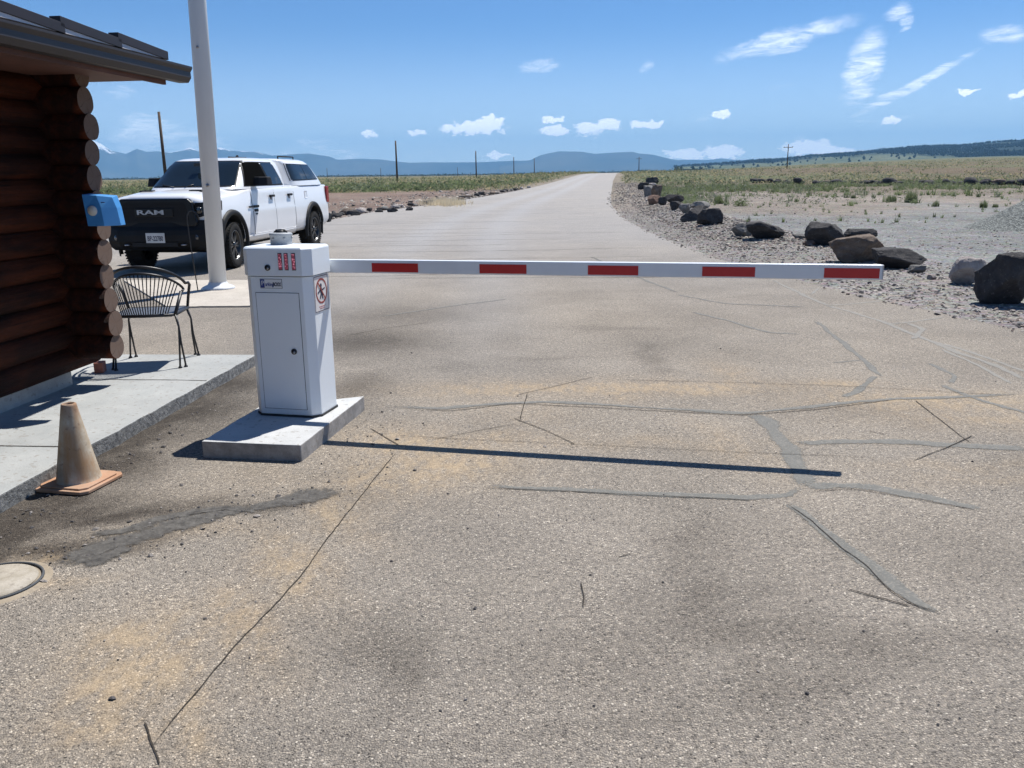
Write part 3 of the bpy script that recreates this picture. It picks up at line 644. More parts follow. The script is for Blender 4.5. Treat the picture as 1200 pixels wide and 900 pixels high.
# gravel heap at the right
hx, hy = G(1222, 266); bm_ = MB(); n_ = 64; rings = 22; vs_ = [(hx, hy, 1.05)]; fs_ = []
for i in range(1, rings + 1):
    for k in range(n_):
        a = 2 * math.pi * k / n_; q = i / rings; rr_ = q * (1.95 + .35 * noise.noise(Vector((math.cos(a) * 2, math.sin(a) * 2, 0)))); x, y = hx + rr_ * math.cos(a) * 1.05, hy + rr_ * math.sin(a)
        z = 1.02 * (1 - q) ** 1.1 * (1 + .1 * noise.noise(Vector((x, y, 2)))) + .04 * noise.fractal(Vector((x * 3, y * 3, 0)), 1, 2, 3) * (1 - q) ; vs_.append((x, y, z - .04 + groundz(hx, hy) * q))
for k in range(n_): fs_.append((0, 1 + k, 1 + (k + 1) % n_))
for i in range(rings - 1):
    for k in range(n_): a_ = 1 + i * n_ + k; b_ = 1 + i * n_ + (k + 1) % n_; fs_.append((a_, a_ + n_, b_ + n_, b_))
t = NT('grey_gravel'); v = t.sep(t.vor(32, out='Color'))[0]; c = t.ramp(v, [(0, (.08, .085, .08)), (.5, (.16, .17, .16)), (1, (.28, .29, .27))]); t.bump(t.vor(32), .8, .03); GRV = t.fin(c, .95, spec=.2)
tag(bm_.add(vs_, fs_, 0, True).build('gravel_pile', GRV), 'heap of grey gravel at the right edge of the photo', 'gravel pile')

# ------------------------------------------------------------------ scrub
def leafmat(name, a_, b_):
    t = NT(name); n = t.noise(.8, 4); tl = t.n.new('ShaderNodeBsdfTranslucent'); tl.inputs[0].default_value = (*[min(1, k * 1.5) for k in b_], 1); ms = t.n.new('ShaderNodeMixShader'); ms.inputs[0].default_value = .35
    t.link(t.b.outputs[0], ms.inputs[1]); t.link(tl.outputs[0], ms.inputs[2]); t.link(ms.outputs[0], t.out.inputs['Surface'])
    return t.fin(t.mix(t.ramp(n, [(.3, 0), (.7, 1)]), a_, b_), .85, spec=.15)
LV = [leafmat('scrub_green', (.11, .15, .065), (.165, .20, .095)), leafmat('scrub_dark', (.06, .08, .04), (.095, .115, .06)), leafmat('scrub_straw', (.26, .22, .12), (.38, .32, .19)), leafmat('scrub_sage', (.15, .17, .11), (.2, .22, .15))]
def tuft(m, x, y, z, r, h, n, mi, rd, spiky=False):
    for k in range(n):
        a = rd.uniform(0, 6.283); 
        if spiky:
            b = Vector((x + r * .35 * rd.gauss(0, .6), y + r * .35 * rd.gauss(0, .6), z)); tip = b + Vector((math.cos(a) * r * rd.random(), math.sin(a) * r * rd.random(), h * rd.uniform(.5, 1.05)))
            s_ = Vector((-math.sin(a), math.cos(a), 0)) * r * .09; m.add([b - s_, b + s_, tip], [(0, 1, 2)], mi if rd.random() < .85 else 0)
        else:
            rr_ = r * math.sqrt(rd.random()); zz = h * rd.uniform(.05, .95) * (1 - .5 * (rr_ / r) ** 2); c_ = Vector((x + rr_ * math.cos(a), y + rr_ * math.sin(a), z + zz)); q = r * rd.uniform(.18, .4)
            u_ = Vector((rd.gauss(0, 1), rd.gauss(0, 1), rd.gauss(0, 1))).normalized() * q; v_ = Vector((rd.gauss(0, 1), rd.gauss(0, 1), rd.gauss(0, 1))).normalized() * q
            m.add([c_ - u_, c_ + u_ * .6 + v_ * .6, c_ + v_], [(0, 1, 2)], mi if rd.random() < .8 else 1)
rd = random.Random(31)
m = MB()
for i in range(5200):      # left plain
    y = 90 + 330 * rd.random() ** 2.0; xl = interp(XL, y) - 2.5
    x = xl - rd.random() * (y * .72 + xl if y * .72 + xl > 0 else 5); 
    az = math.atan2(x, y); edge = 89 if az < -.07 else 89 + (az + .07) * 250
    if math.hypot(x, y) < edge and rd.random() < .97: continue
    s_ = rd.uniform(.35, .8) * (1 + y / 400); k = rd.random(); mi = 0 if k < .35 else 1 if k < .5 else 2 if k < .75 else 3
    if y < 125: mi = 0 if k < .6 else 1 if k < .8 else 3
    tuft(m, x, y, groundz(x, y), s_, s_ * rd.uniform(.6, 1.0), 7 if y > 150 else 12, mi, rd)
for i in range(2600):      # verges of the far road
    y = 84 + 330 * rd.random() ** 1.5; q = rd.random() < .6; x = (interp(XL, y) - 1.2 - 22 * rd.random() ** 1.6) if q else (interp(XR, y) + 1.5 + 22 * rd.random() ** 1.6)
    if not q and y < 100: continue
    s_ = rd.uniform(.25, .6) * (1 + y / 500); tuft(m, x, y, groundz(x, y), s_, s_ * rd.uniform(.6, .9), 8, rd.choice([0, 1, 2, 3, 2]), rd)
for i in range(260):       # near plain seen past the cabin corner
    y = 45 + 50 * rd.random(); x = -y * rd.uniform(.40, .6); s_ = rd.uniform(.2, .5); tuft(m, x, y, groundz(x, y), s_, s_ * .8, 12, rd.choice([0, 2, 2, 3]), rd)
tag(m.build('plain_scrub', LV), 'low green and straw scrub covering the plain left of the road', 'scrub', kind='stuff')
m = MB()
for i in range(7400):      # right field
    k = rd.random()
    if k < .58: y = rd.gauss(76, 9); lowc = True
    elif k < .63: y = rd.uniform(40, 64); lowc = True
    else: y = 92 + 380 * rd.random() ** 1.8; lowc = False
    x = interp(XR, y) + 3.5 + rd.random() * (y * .68 - interp(XR, y))
    if lowc:
        if noise.noise(Vector((x * .16, y * .16, 2))) < -.12: continue
        s_ = rd.uniform(.15, .38); tuft(m, x, y, groundz(x, y), s_, s_ * rd.uniform(.9, 1.5), 16, rd.choice([0, 0, 0, 3, 3, 1]), rd, rd.random() < .4)
    else:
        s_ = rd.uniform(.3, .75) * (1 + y / 500); q = rd.random(); tuft(m, x, y, groundz(x, y), s_, s_ * rd.uniform(.5, .8), 7, 2 if q < .45 else 3 if q < .7 else 0 if q < .85 else 1, rd)
for i in range(700):       # green clumps behind the first rocks
    px, py = rd.gauss(795, 26), rd.uniform(221, 241); x, y = G(px, py)
    if roaddist(x, y) < 3: continue
    s_ = rd.uniform(.12, .3); tuft(m, x, y, groundz(x, y), s_, s_ * 1.1, 14, rd.choice([0, 0, 3, 3, 1]), rd, rd.random() < .25)
for i in range(60):
    px, py = rd.uniform(870, 1190), rd.uniform(236, 262); x, y = G(px, py); s_ = rd.uniform(.06, .16); tuft(m, x, y, groundz(x, y), s_, s_ * 1.3, 14, 1 if rd.random() < .4 else 0, rd, True)
tag(m.build('field_scrub', LV), 'green weeds and dry grass across the field on the right', 'scrub', kind='stuff')
STRAW = leafmat('dry_straw', (.40, .34, .24), (.58, .50, .36))
m = MB()
for i in range(400):
    px, py = rd.gauss(520, 9), rd.gauss(239.5, 1.2)
    if rd.random() < .4: px += 17
    x, y = G(px, py); x -= .3; tuft(m, x, y + .4, groundz(x, y), .16, rd.uniform(.25, .55), 5, 2, rd, True)
tag(m.build('dry_grass_clump', [STRAW] * 4), 'pale straw grass clump by the left edge of the road', 'grass clump')
# single bushes that stand out
def bush(px, py, wpx, hpx, label, mi, spiky, seed, group=None, name='bush'):
    x, y = G(px, py); rd = random.Random(seed); m = MB(); d = y + .5
    for k in range(26): tuft(m, rd.gauss(0, wpx / 4800 * d), rd.gauss(0, wpx / 5500 * d), 0, wpx / 3300 * d, hpx / 1000 * d * rd.uniform(.3, 1.05), 13, 0 if rd.random() < .6 else rd.choice([mi, 3]), rd, spiky)
    o = m.build(name, LV, loc=(x, y, groundz(x, y))); return tag(o, label, 'bush', group)
bush(868, 241, 20, 15, 'round green bush alone on the gravel behind the black wedge boulder', 0, False, 1)
bush(845, 238, 14, 14, 'loose green bush left of the round lone bush', 0, True, 2)
bush(1045, 236, 12, 12, 'upright green weed near the middle of the right field', 0, True, 3)
bush(1068, 237, 16, 18, 'tallest green weed in front of the row of black rocks', 1, True, 4)
bush(1096, 241, 8, 9, 'small dark weed standing on the pale dirt', 1, True, 5)
bush(1153, 243, 8, 11, 'narrow dark weed left of the gravel heap', 1, True, 6)
bush(1166, 243, 6, 6, 'tiny weed beside the narrow dark weed by the gravel heap', 1, True, 7)
bush(1000, 233, 6, 7, 'small green weed on the pale dirt left of the field middle', 1, True, 8)
bush(933, 236, 6, 6, 'small brownish weed on the pale dirt, leftmost of the small ones', 1, True, 9)
for i, (px, py, wp, hp, lb) in enumerate([(756,198.5,9,4,'low dark juniper on the horizon right of the crossarm pole'), (794,198,9,7,'rounded dark juniper on the horizon above the far rock heap'), (658,201,5,4,'tiny dark juniper on the horizon just left of the road'), (633,203.5,7,5,'small dark bush on the horizon left of the road end')]):
    Y = 600; x, y, z = at(px, py, Y); rd_ = random.Random(i); m = MB()
    for k in range(26): tuft(m, rd_.gauss(0, wp / 4), 0, 0, wp / 1000 * Y * .3, hp / 1000 * Y * rd_.uniform(.7, 1), 12, 1, rd_)
    tag(m.build('juniper', LV, loc=(x, y, min(z, groundz(x, y)) if i < 2 else groundz(x, y))), lb, 'juniper')

# ------------------------------------------------------------------ mountains and hills
def mountains(name, prof, dist, depth, mat, snow=False, base=0.0, seed=0, rough=.12, nd=44, na=None, baseline=None):
    """prof: list of photo (x, y) ridge points; a ridged relief of real depth at a real distance"""
    tab = []
    for (px, py) in prof:
        d = Vector(ray(px, py)); a = math.atan2(d.x, d.y); hh = HCAM + d.z / math.hypot(d.x, d.y) * dist; tab.append((a, hh))
    a0, a1 = tab[0][0], tab[-1][0]; na = na or int((a1 - a0) / .0022); vs_ = []; fs_ = []
    for j in range(nd + 1):
        q = j / nd; r = dist + (q - .62) * depth
        shp = (q / .62) ** 1.35 if q < .62 else max(0, 1 - ((q - .62) / .38) ** 1.5)
        for i in range(na + 1):
            a = a0 + (a1 - a0) * i / na; hh = interp(tab, a); x, y = r * math.sin(a), r * math.cos(a)
            nz = noise.fractal(Vector((x / dist * 26 + seed, y / dist * 26, seed)), .9, 2.1, 6); rg = 1 - abs(noise.noise(Vector((a * 55 + seed, q * 2.2, 1)))) * 2
            k = shp * (1 + rough * (nz * 1.4 + rg * .8) * min(1, 6 * abs(.62 - q))) ; endf = min(1, 12 * min(i / na, 1 - i / na) + (0 if base is None else 1))
            z = (base or 0) + (hh - (base or 0)) * k * endf
            vs_.append((x, y, max(z, -60)))
    for j in range(nd):
        for i in range(na): a_ = j * (na + 1) + i; fs_.append((a_, a_ + 1, a_ + na + 2, a_ + na + 1))
    o = MB().add(vs_, fs_, 0, True).build(name, mat); return tag(o, kind='structure')
t = NT('far_mountain_rock'); n1 = t.noise(.0007, 8, .65); n2 = t.noise(.004, 6, .7); c = t.mix(t.ramp(n1, [(.35, 0), (.65, 1)]), (.035, .05, .05), (.10, .105, .085)); c = t.mix(t.ramp(n2, [(.5, 0), (.8, .5)]), c, (.12, .11, .09)); MTN = t.fin(c, 1, spec=.05)
t = NT('snowy_mountain_rock'); n1 = t.noise(.0007, 8, .65); z = t.sep(t.tc.outputs['Object'])[2]; n2 = t.noise(.0022, 8, .75)
sn = t.math('ADD', t.math('MULTIPLY', t.math('SUBTRACT', z, 318), .012), t.math('MULTIPLY', t.math('SUBTRACT', n2, .54), 9.0))
c = t.mix(t.ramp(n1, [(.35, 0), (.65, 1)]), (.04, .055, .055), (.10, .11, .09)); c = t.mix(t.ramp(sn, [(.45, 0), (.7, .9)]), c, (.8, .82, .85)); SNW = t.fin(c, 1, spec=.05)
mountains('snowy_mountains', [(-200,172),(-60,162),(40,158),(108,164),(118,168),(130,176),(148,180),(160,174),(172,178),(185,177),(200,179),(214,176),(222,172),(232,177),(248,177),(258,172),(268,176),(284,177),(300,178),(330,184)], 13000, 3200, SNW, base=-60, seed=3, rough=.10)
mountains('far_range', [(280,186),(318,182),(340,180.5),(362,180),(385,183),(395,187),(420,186),(445,186.5),(455,188),(480,190.5),(520,190),(560,190),(590,188.8),(612,188),(630,188)], 12500, 3000, MTN, base=-60, seed=5)
mountains('mesa_hill', [(585,193),(606,189),(622,187.5),(632,182),(640,180),(655,177),(680,177.5),(697,180),(720,178.5),(742,177.5),(748,179.5),(765,181),(785,186),(815,191),(850,195)], 12000, 3600, MTN, base=-20, seed=8, rough=.08)
mountains('blue_hills', [(770,191),(800,187),(830,187.5),(845,185.5),(856,187),(872,187.5),(880,186),(893,188),(925,189),(945,190)], 13800, 2200, MTN, base=-60, seed=12)
mountains('distant_knob', [(1005,179),(1018,177),(1030,173.5),(1036,172.5),(1044,176.5),(1060,178)], 9000, 1500, MTN, base=0, seed=14, rough=.04)
t = NT('juniper_slope'); n1 = t.noise(.006, 6, .6); n2 = t.noise(.05, 4, .6)
zo = t.sep(t.tc.outputs['Object'])[2]
c = t.mix(t.ramp(n1, [(.35, 0), (.65, 1)]), (.075, .095, .055), (.13, .14, .085)); c = t.mix(t.attr('wood').outputs['Fac'], c, (.022, .032, .024)); c = t.mix(1, c, t.ramp(n2, [(.3, .8), (.7, 1.2)]), 'MULTIPLY'); SLP = t.fin(c, 1, spec=.05)
ridge = [(790,195.5),(850,191.5),(872,190),(887,188),(915,187),(932,184.8),(950,183),(975,181),(1010,178.5),(1040,175.5),(1060,173.5),(1080,171.5),(1105,171),(1130,170.5),(1160,167),(1185,165.5),(1200,165),(1260,163),(1400,166),(1600,175)]
mountains('wooded_hillside', ridge, 3800, 2600, SLP, base=6, seed=21, rough=.03, nd=60)
hill = bpy.data.objects['wooded_hillside']
# junipers on the upper slope: one wood that reads as a dark mass
rd = random.Random(77); m = MB(); rtab = [(math.atan2(ray(*p)[0], ray(*p)[1]), p[1]) for p in ridge]
lowt = [(math.atan2(ray(px, py)[0], ray(px, py)[1]), py) for (px, py) in [(790,197),(880,193),(950,187),(1000,184),(1040,181),(1100,184),(1130,187),(1200,186),(1300,186)]]
hv = [v.co for v in hill.data.vertices]
wa = hill.data.attributes.new('wood', 'FLOAT', 'POINT'); wv_ = []
for c_ in hv:
    a = math.atan2(c_.x, c_.y); dz = c_.z - HCAM; dd = c_.y * CP - dz * SP; u_ = (c_.y * SP + dz * CP) / dd; pyy = 450 - 1000 * (c_.x / dd * SR + u_ * CR)
    lo = interp(lowt, a) + 3 * noise.fractal(Vector((a * 45, c_.z * .01, 0)), 1, 2, 3); k = smooth(lo + .5, lo - 1.5, pyy) if a < .75 else 1
    wv_.append(k * (.55 + .45 * smooth(-.25, .1, noise.fractal(c_ * .006, 1, 2, 3))))
wa.data.foreach_set('value', wv_)
for f in hill.data.polygons:
    c_ = f.center; a = math.atan2(c_.x, c_.y)
    if a > .72 : continue
    d = Vector((c_.x, c_.y, c_.z - HCAM)); dd = c_.y * CP - d.z * SP; u_ = (c_.y * SP + d.z * CP) / dd; aa = c_.x / dd
    pyy = 450 - 1000 * (aa * SR + u_ * CR)
    lo = interp(lowt, a) + 2.2 * noise.noise(Vector((a * 40, 0, 0))); lo2 = lo - 2.5
    dens = smooth(lo, lo2, pyy) if True else 0
    nn_ = int(dens * 14 * (f.area / 4000) + rd.random() * dens) + (1 if rd.random() < .03 else 0)
    for _ in range(min(nn_, 26)):
        ids = f.vertices; w1, w2 = rd.random(), rd.random()
        p = (hv[ids[0]] * (1 - w1) + hv[ids[1]] * w1) * (1 - w2) + (hv[ids[3]] * (1 - w1) + hv[ids[2]] * w1) * w2; s_ = rd.uniform(4, 9)
        if noise.noise(p * .004) < -.33: continue
        vv = [p + Vector((s_ * .6 * math.cos(k * 1.257 + w1), s_ * .6 * math.sin(k * 1.257 + w1), s_ * .35)) for k in range(5)]
        m.add(vv + [p + Vector((0, 0, s_ * 1.1)), p - Vector((0, 0, 1))], [(k, (k + 1) % 5, 5) for k in range(5)] + [((k + 1) % 5, k, 6) for k in range(5)], 0)
JUN = leafmat('juniper_foliage', (.018, .028, .018), (.035, .048, .028))
tag(m.build('juniper_woodland', JUN), 'dark juniper woodland covering the ridge on the right', 'woodland', kind='stuff')
print('junipers', len(m.f) // 10)
# dark treeline at the far edge of the left plain
m = MB()
for i in range(2600):
    a = rd.uniform(-.7, .22); r = rd.uniform(1500, 2600); x, y = r * math.sin(a), r * math.cos(a); s_ = rd.uniform(1.6, 3.6); tuft(m, x, y, groundz(x, y), s_ * 2.2, s_, 5, 1, rd)
tag(m.build('distant_treeline', [LV[0], JUN, LV[2], LV[3]]), 'dark line of far junipers at the foot of the mountains', 'woodland', kind='stuff')

# ------------------------------------------------------------------ utility poles
WOOD = plain('weathered_pole_wood', (.10, .068, .045), .9, vary=.3, sc=3)
def pole(px, pt, dist, ht, label, arm=False, r=.15):
    x, y, z = at(px, pt, dist); zb = groundz(x, y); top = z
    e = empty('utility_pole', (x, y, zb), 0, label, 'utility pole')
    MB().tube([(0, 0, -.3), (0, 0, top - zb)], [r, r * .7], 10).build('pole', WOOD, e)
    if arm: MB().box((-1.3, -.07, top - zb - .9), (1.3, .07, top - zb - .74)).build('crossarm', WOOD, e); MB().tube([(-1.15,0,top-zb-.74),(-1.15,0,top-zb-.55)],.05,6).tube([(1.15,0,top-zb-.74),(1.15,0,top-zb-.55)],.05,6).build('insulators', WOOD, e)
pole(186, 131, 92, 9, 'bare brown pole rising behind the pickup windscreen', r=.19)
pole(463.5, 165, 182, 9, 'tall bare pole in the scrub right of the pickup', r=.22)
pole(557.5, 177, 275, 9, 'bare pole left of the middle of the horizon', r=.22)
pole(602, 184, 365, 9, 'thin bare pole left of the mesa', r=.2)
pole(626, 185.5, 420, 9, 'thin bare pole at the foot of the mesa', r=.22)
pole(749, 184, 430, 9, 'distant pole with crossarm right of the road end', True, r=.25)
pole(924, 169, 245, 9, 'pole with crossarm in the brown field on the right', True, r=.16)
pole(446, 197, 760, 9, 'tiny far pole just left of the tall bare pole', r=.25)
pole(383, 197, 800, 9, 'tiny far pole beside the pickup canopy', r=.25)
pole(536, 196, 760, 9, 'tiny far pole between the tall bare pole and the next one', r=.25)
pole(1042, 213, 88, 3, 'thin dark stake among the weeds before the row of rocks', r=.05)

# ================================================================== BARRIER GATE
YAW = -R(13.2)
gate = empty('barrier_gate', (-1.416, 5.43, .1), YAW, 'white parking barrier cabinet with lowered red and white arm across the drive', 'barrier gate')
def paint(name, col, rough=.35):
    t = NT(name); n1 = t.noise(3, 6, .6); n2 = t.noise(40, 5, .7); z = t.sep(t.tc.outputs['Object'])[2]
    c = t.mix(t.ramp(n1, [(.3, 0), (.7, 1)]), tuple(k * .96 for k in col), col)
    dirt = t.math('MULTIPLY', t.ramp(z, [(.0, .5), (.12, 0)]), n2); c = t.mix(dirt, c, (.4, .34, .27)); c = t.mix(t.ramp(n2, [(.66, 0), (.74, .35)]), c, tuple(k * .82 for k in col))
    return t.fin(c, rough, spec=.5)
CABW = paint('cabinet_white_paint', (.78, .82, .85)); CABH = paint('cabinet_head_paint', (.79, .83, .86))
def oct_(w_, d_, c_): return [(-w_+c_,-d_),(w_-c_,-d_),(w_,-d_+c_),(w_,d_-c_*.5),(w_-c_*.5,d_),(-w_+c_*.5,d_),(-w_,d_-c_*.5),(-w_,-d_+c_)]
MB().prism(oct_(.222, .150, .047), .012, .898).build('cabinet', CABW, gate, bevel=.004)
MB().prism(oct_(.228, .156, .05), 0, .014).build('base_flange', plain('black_rubber', (.03, .03, .03), .8), gate)
hd = MB().prism(oct_(.232, .160, .049), .903, 1.066).prism(oct_(.232, .160, .049), 1.066, 1.078, top=oct_(.222, .150, .047)).build('cabinet_head', CABH, gate, bevel=.003)
LINE = plain('seam_dark', (.06, .065, .07), .8)
d_ = MB(); 
d_.box((-.148, -.1515, .05), (.148, -.1495, .80)); d_.build('door_gap', LINE, gate)
door = MB().box((-.145, -.1535, .053), (.145, -.1515, .797)).build('door', CABW, gate, bevel=.001)
CHR = plain('lock_steel', (.35, .35, .36), .3, 1.0); BLK = plain('black_plastic', (.02, .02, .022), .45)
def lock(name, x, y, z, par):
    o = MB().lathe([(0, 0), (.019, 0), (.019, .006), (.014, .010), (.0, .010)], 20, Matrix.Rotation(R(90), 4, 'X')).build(name, BLK, par, loc=(x, y, z))
    MB().lathe([(0, .0), (.008, 0), (.008, .005), (0, .005)], 12, Matrix.Translation((.004, -.010, -.004)) @ Matrix.Rotation(R(90), 4, 'X')).build('key_cylinder', CHR, o)
lock('door_lock', .088, -.1535, .43, gate); lock('head_lock', -.045, -.160, .955, gate)
t = NT('red_indicator_lens'); v = t.ramp(t.vor(70), [(.2, 1), (.5, 0)]); t.setin(t.b.inputs['Emission Color'], (1, .25, .35)); t.setin(t.b.inputs['Emission Strength'], t.math('MULTIPLY', v, .25)); LED = t.fin(t.mix(v, (.55, .10, .14), (.9, .42, .48)), .35)
for xx in (.042, .083, .132):
    o = MB().box((xx - .013, -.1625, .94), (xx + .013, -.160, 1.045)).build('indicator_light', LINE, gate)
    MB().box((xx - .0095, -.1645, .945), (xx + .0095, -.1625, 1.040)).build('red_lens', LED, o)
# maker plate
MX = lambda x, y, z: Matrix.Translation((x, y, z)) @ Matrix.Rotation(R(90), 4, 'X')
pw = plain('plate_white', (.72, .72, .72), .4, vary=.04); BLU = plain('plate_blue', (.03, .05, .22), .5); DKT = plain('plate_dark_ink', (.03, .035, .07), .5)
MB().box((-.1105, -.1513, .8255), (.0385, -.150, .8845)).build('plate_edge_shadow', LINE, gate)  # dark rim stands in for the shadow round the plate's edge
mp = MB().box((-.108, -.1525, .828), (.036, -.150, .882)).build('maker_plate', pw, gate)
MB().box((-.107, -.1545, .830), (-.080, -.1525, .881)).build('blue_block', BLU, mp)
text('lettering', 'P', .042, pw, mp, MX(-.091, -.1550, .857), .0006); text('lettering', 'arking', .033, BLU, mp, MX(-.0475, -.1527, .850), .0006, .0008, .68); text('lettering', 'BOXX', .032, DKT, mp, MX(.0040, -.1527, .850), .0006, .0014, .62)
# warning sign on the right side
MR = lambda x, y, z: Matrix.Translation((x, y, z)) @ Matrix.Rotation(R(90), 4, 'Z') @ Matrix.Rotation(R(90), 4, 'X')
ws = MB().box((.2225, -.098, .665), (.2245, .105, .905 - .01)).build('warning_sign', plain('sign_white', (.74, .70, .68), .5, vary=.04), gate)
RDI = plain('sign_red', (.28, .05, .04), .6); 
bd = MB()
for (a_, b_) in (((-.094, .669), (.101, .673)), ((-.094, .887), (.101, .891)), ((-.094, .673), (-.090, .887)), ((.097, .673), (.101, .887))): bd.box((.2245, a_[0], a_[1]), (.2253, b_[0], b_[1]))
bd.build('sign_border', DKT, ws)
rg = MB(); n_ = 40; 
for k in range(n_):
    a0, a1 = 2*math.pi*k/n_, 2*math.pi*(k+1)/n_; q = [(r_ * math.cos(a_), r_ * math.sin(a_) * 1.0) for (r_, a_) in ((.080, a0), (.080, a1), (.068, a1), (.068, a0))]
    rg.prism([(p[0], p[1]) for p in q], .0, .0010, M=Matrix.Translation((.2246, .003, .795)) @ Matrix.Rotation(R(90), 4, 'Z') @ Matrix.Rotation(R(90), 4, 'X'))
Ms = Matrix.Translation((.2246, .003, .795)) @ Matrix.Rotation(R(90), 4, 'Z') @ Matrix.Rotation(R(90), 4, 'X')
rg.box((-.073, -.005, .0022), (.073, .005, .0034), M=Ms @ Matrix.Rotation(R(-50), 4, 'Z')); rg.build('prohibition_ring', RDI, ws)
pg = MB(); 
pg.prism([(-.005+.013*math.cos(k*.785), .035+.013*math.sin(k*.785)) for k in range(8)], 0, .0016, M=Ms); pg.prism([(-.022,.02),(.004,.022),(.02,-.02),(.012,-.05),(.002,-.05),(.004,-.02),(-.02,-.05),(-.03,-.045),(-.012,-.012)], 0, .0016, M=Ms); pg.box((-.052, .004, 0), (.0, .014, .0016), M=Ms @ Matrix.Rotation(.35, 4, 'Z')); pg.box((.012, .0, 0), (.05, .008, .0016), M=Ms @ Matrix.Rotation(.2, 4, 'Z'))
pg.build('walking_figure', DKT, ws)
tx = MB()
for k, wv in enumerate((.045, .035)): tx.box((-wv, -.0035, 0), (wv, .0, .0010), M=Ms @ Matrix.Translation((0, -.095 - k * .012, 0)))
tx.build('caption_lines', plain('caption_red', (.42, .10, .08), .6), ws)
# lidded cylinder at the back of the head
GRP = plain('grey_cast_metal', (.30, .32, .34), .55, vary=.1)
cy0 = MB().lathe([(.072, 0), (.072, .006), (.068, .01), (.068, .066), (.073, .070), (.073, .078), (.066, .084), (.02, .088), (0, .088)], 28).build('round_housing', GRP, gate, loc=(-.07, .085, 1.066))
MB().lathe([(.028, .084), (.03, .095), (.02, .1), (0, .1)], 16).tube([(-.045, 0, .086), (-.03, 0, .100), (.0, .0, .102), (.03, 0, .100), (.045, 0, .086)], .006, 8).build('lid_knob', BLK, cy0)
bl = MB()
for k in range(4):
    a = -1.9 + k * 1.1; bl.lathe([(0, 0), (.006, 0), (.006, .005), (0, .005)], 8, Matrix.Translation((.068 * math.cos(a), .068 * math.sin(a), .052)) @ Matrix.Rotation(a, 4, 'Z') @ Matrix.Rotation(R(90), 4, 'Y'))
bl.build('lid_screws', CHR, cy0)
# the arm
t = NT('arm_white_aluminium'); n1 = t.noise(6, 6, .6); ARM = t.fin(t.mix(n1, (.62, .65, .68), (.78, .80, .82)), .32, spec=.6)
t = NT('arm_red_reflector'); v = t.vor(260); n1 = t.noise(30, 4); RED = t.fin(t.mix(n1, (.42, .010, .012), (.52, .02, .018)), .35)
x1 = 3.555
arm = MB().box((-.04, .170, .889), (x1, .222, .974)).build('arm', ARM, gate, bevel=.006)
MB().box((-.06, .150, .86), (.10, .168, 1.0)).lathe([(.0, 0), (.045, 0), (.045, .05), (.0, .05)], 20, Matrix.Translation((.0, .222, .93)) @ Matrix.Rotation(R(-90), 4, 'X')).build('arm_bracket', GRP, gate)
MB().box((x1, .172, .891), (x1 + .006, .220, .972)).build('end_cap', plain('end_cap_grey', (.5, .5, .5), .5), arm)
gM = Matrix.Translation((-1.416, 5.43, .1)) @ Matrix.Rotation(YAW, 4, 'Z'); o2 = Vector((-1.416, 5.43)) + Vector((-math.sin(YAW), math.cos(YAW))) * .17; ux = Vector((math.cos(YAW), math.sin(YAW)))
def arm_x(px, py=316):
    d = ray(px, py); return -(o2.x * d[1] - o2.y * d[0]) / (ux.x * d[1] - ux.y * d[0])
for (a_, b_) in ((436, 490), (562, 617), (689, 748), (823, 885), (966, 1031)):
    MB().box((arm_x(a_), .1675, .899), (arm_x(b_), .170, .955)).build('red_stripe', RED, arm)

# ================================================================== TRAFFIC CONE
cn = empty('traffic_cone', (-2.345, 4.36, .004), R(-13), 'faded dirty orange traffic cone standing against the pavement edge', 'traffic cone')
t = NT('dirty_cone_rubber'); z = t.sep(t.tc.outputs['Object'])[2]; n1 = t.noise(7, 7, .7); n2 = t.noise(3, 5, .6, sc3=(3, 3, .5))
c = t.mix(t.ramp(n1, [(.3, 0), (.7, 1)]), (.30, .22, .14), (.52, .47, .38)); c = t.mix(t.ramp(n2, [(.48, 0), (.62, .8)]), c, (.36, .20, .09)); c = t.mix(t.ramp(z, [(.36, 0), (.45, .6)]), c, (.20, .09, .05)); c = t.mix(t.ramp(t.noise(30, 5), [(.6, 0), (.7, .6)]), c, (.16, .11, .08)); t.bump(n1, .3, .004); CONE = t.fin(c, .8, spec=.3)
MB().lathe([(.118, .022), (.112, .03), (.108, .05), (.039, .435), (.037, .445), (.030, .448), (.026, .443), (.024, .40)], 40).build('cone_body', CONE, cn)
t = NT('orange_cone_base'); n1 = t.noise(9, 7, .7); c = t.mix(t.ramp(n1, [(.3, 0), (.7, 1)]), (.33, .17, .09), (.44, .27, .18)); c = t.mix(t.ramp(t.noise(4, 5), [(.45, 0), (.7, .6)]), c, (.34, .25, .18)); CB = t.fin(c, .75, spec=.3)
q = .165; MB().prism([(-q+.03,-q),(q-.03,-q),(q,-q+.03),(q,q-.03),(q-.03,q),(-q+.03,q),(-q,q-.03),(-q,-q+.03)], 0, .018).prism([(-q+.05,-q+.02),(q-.05,-q+.02),(q-.02,-q+.05),(q-.02,q-.05),(q-.05,q-.02),(-q+.05,q-.02),(-q+.02,q-.05),(-q+.02,-q+.05)], .018, .028).build('cone_base', CB, cn, bevel=.004)
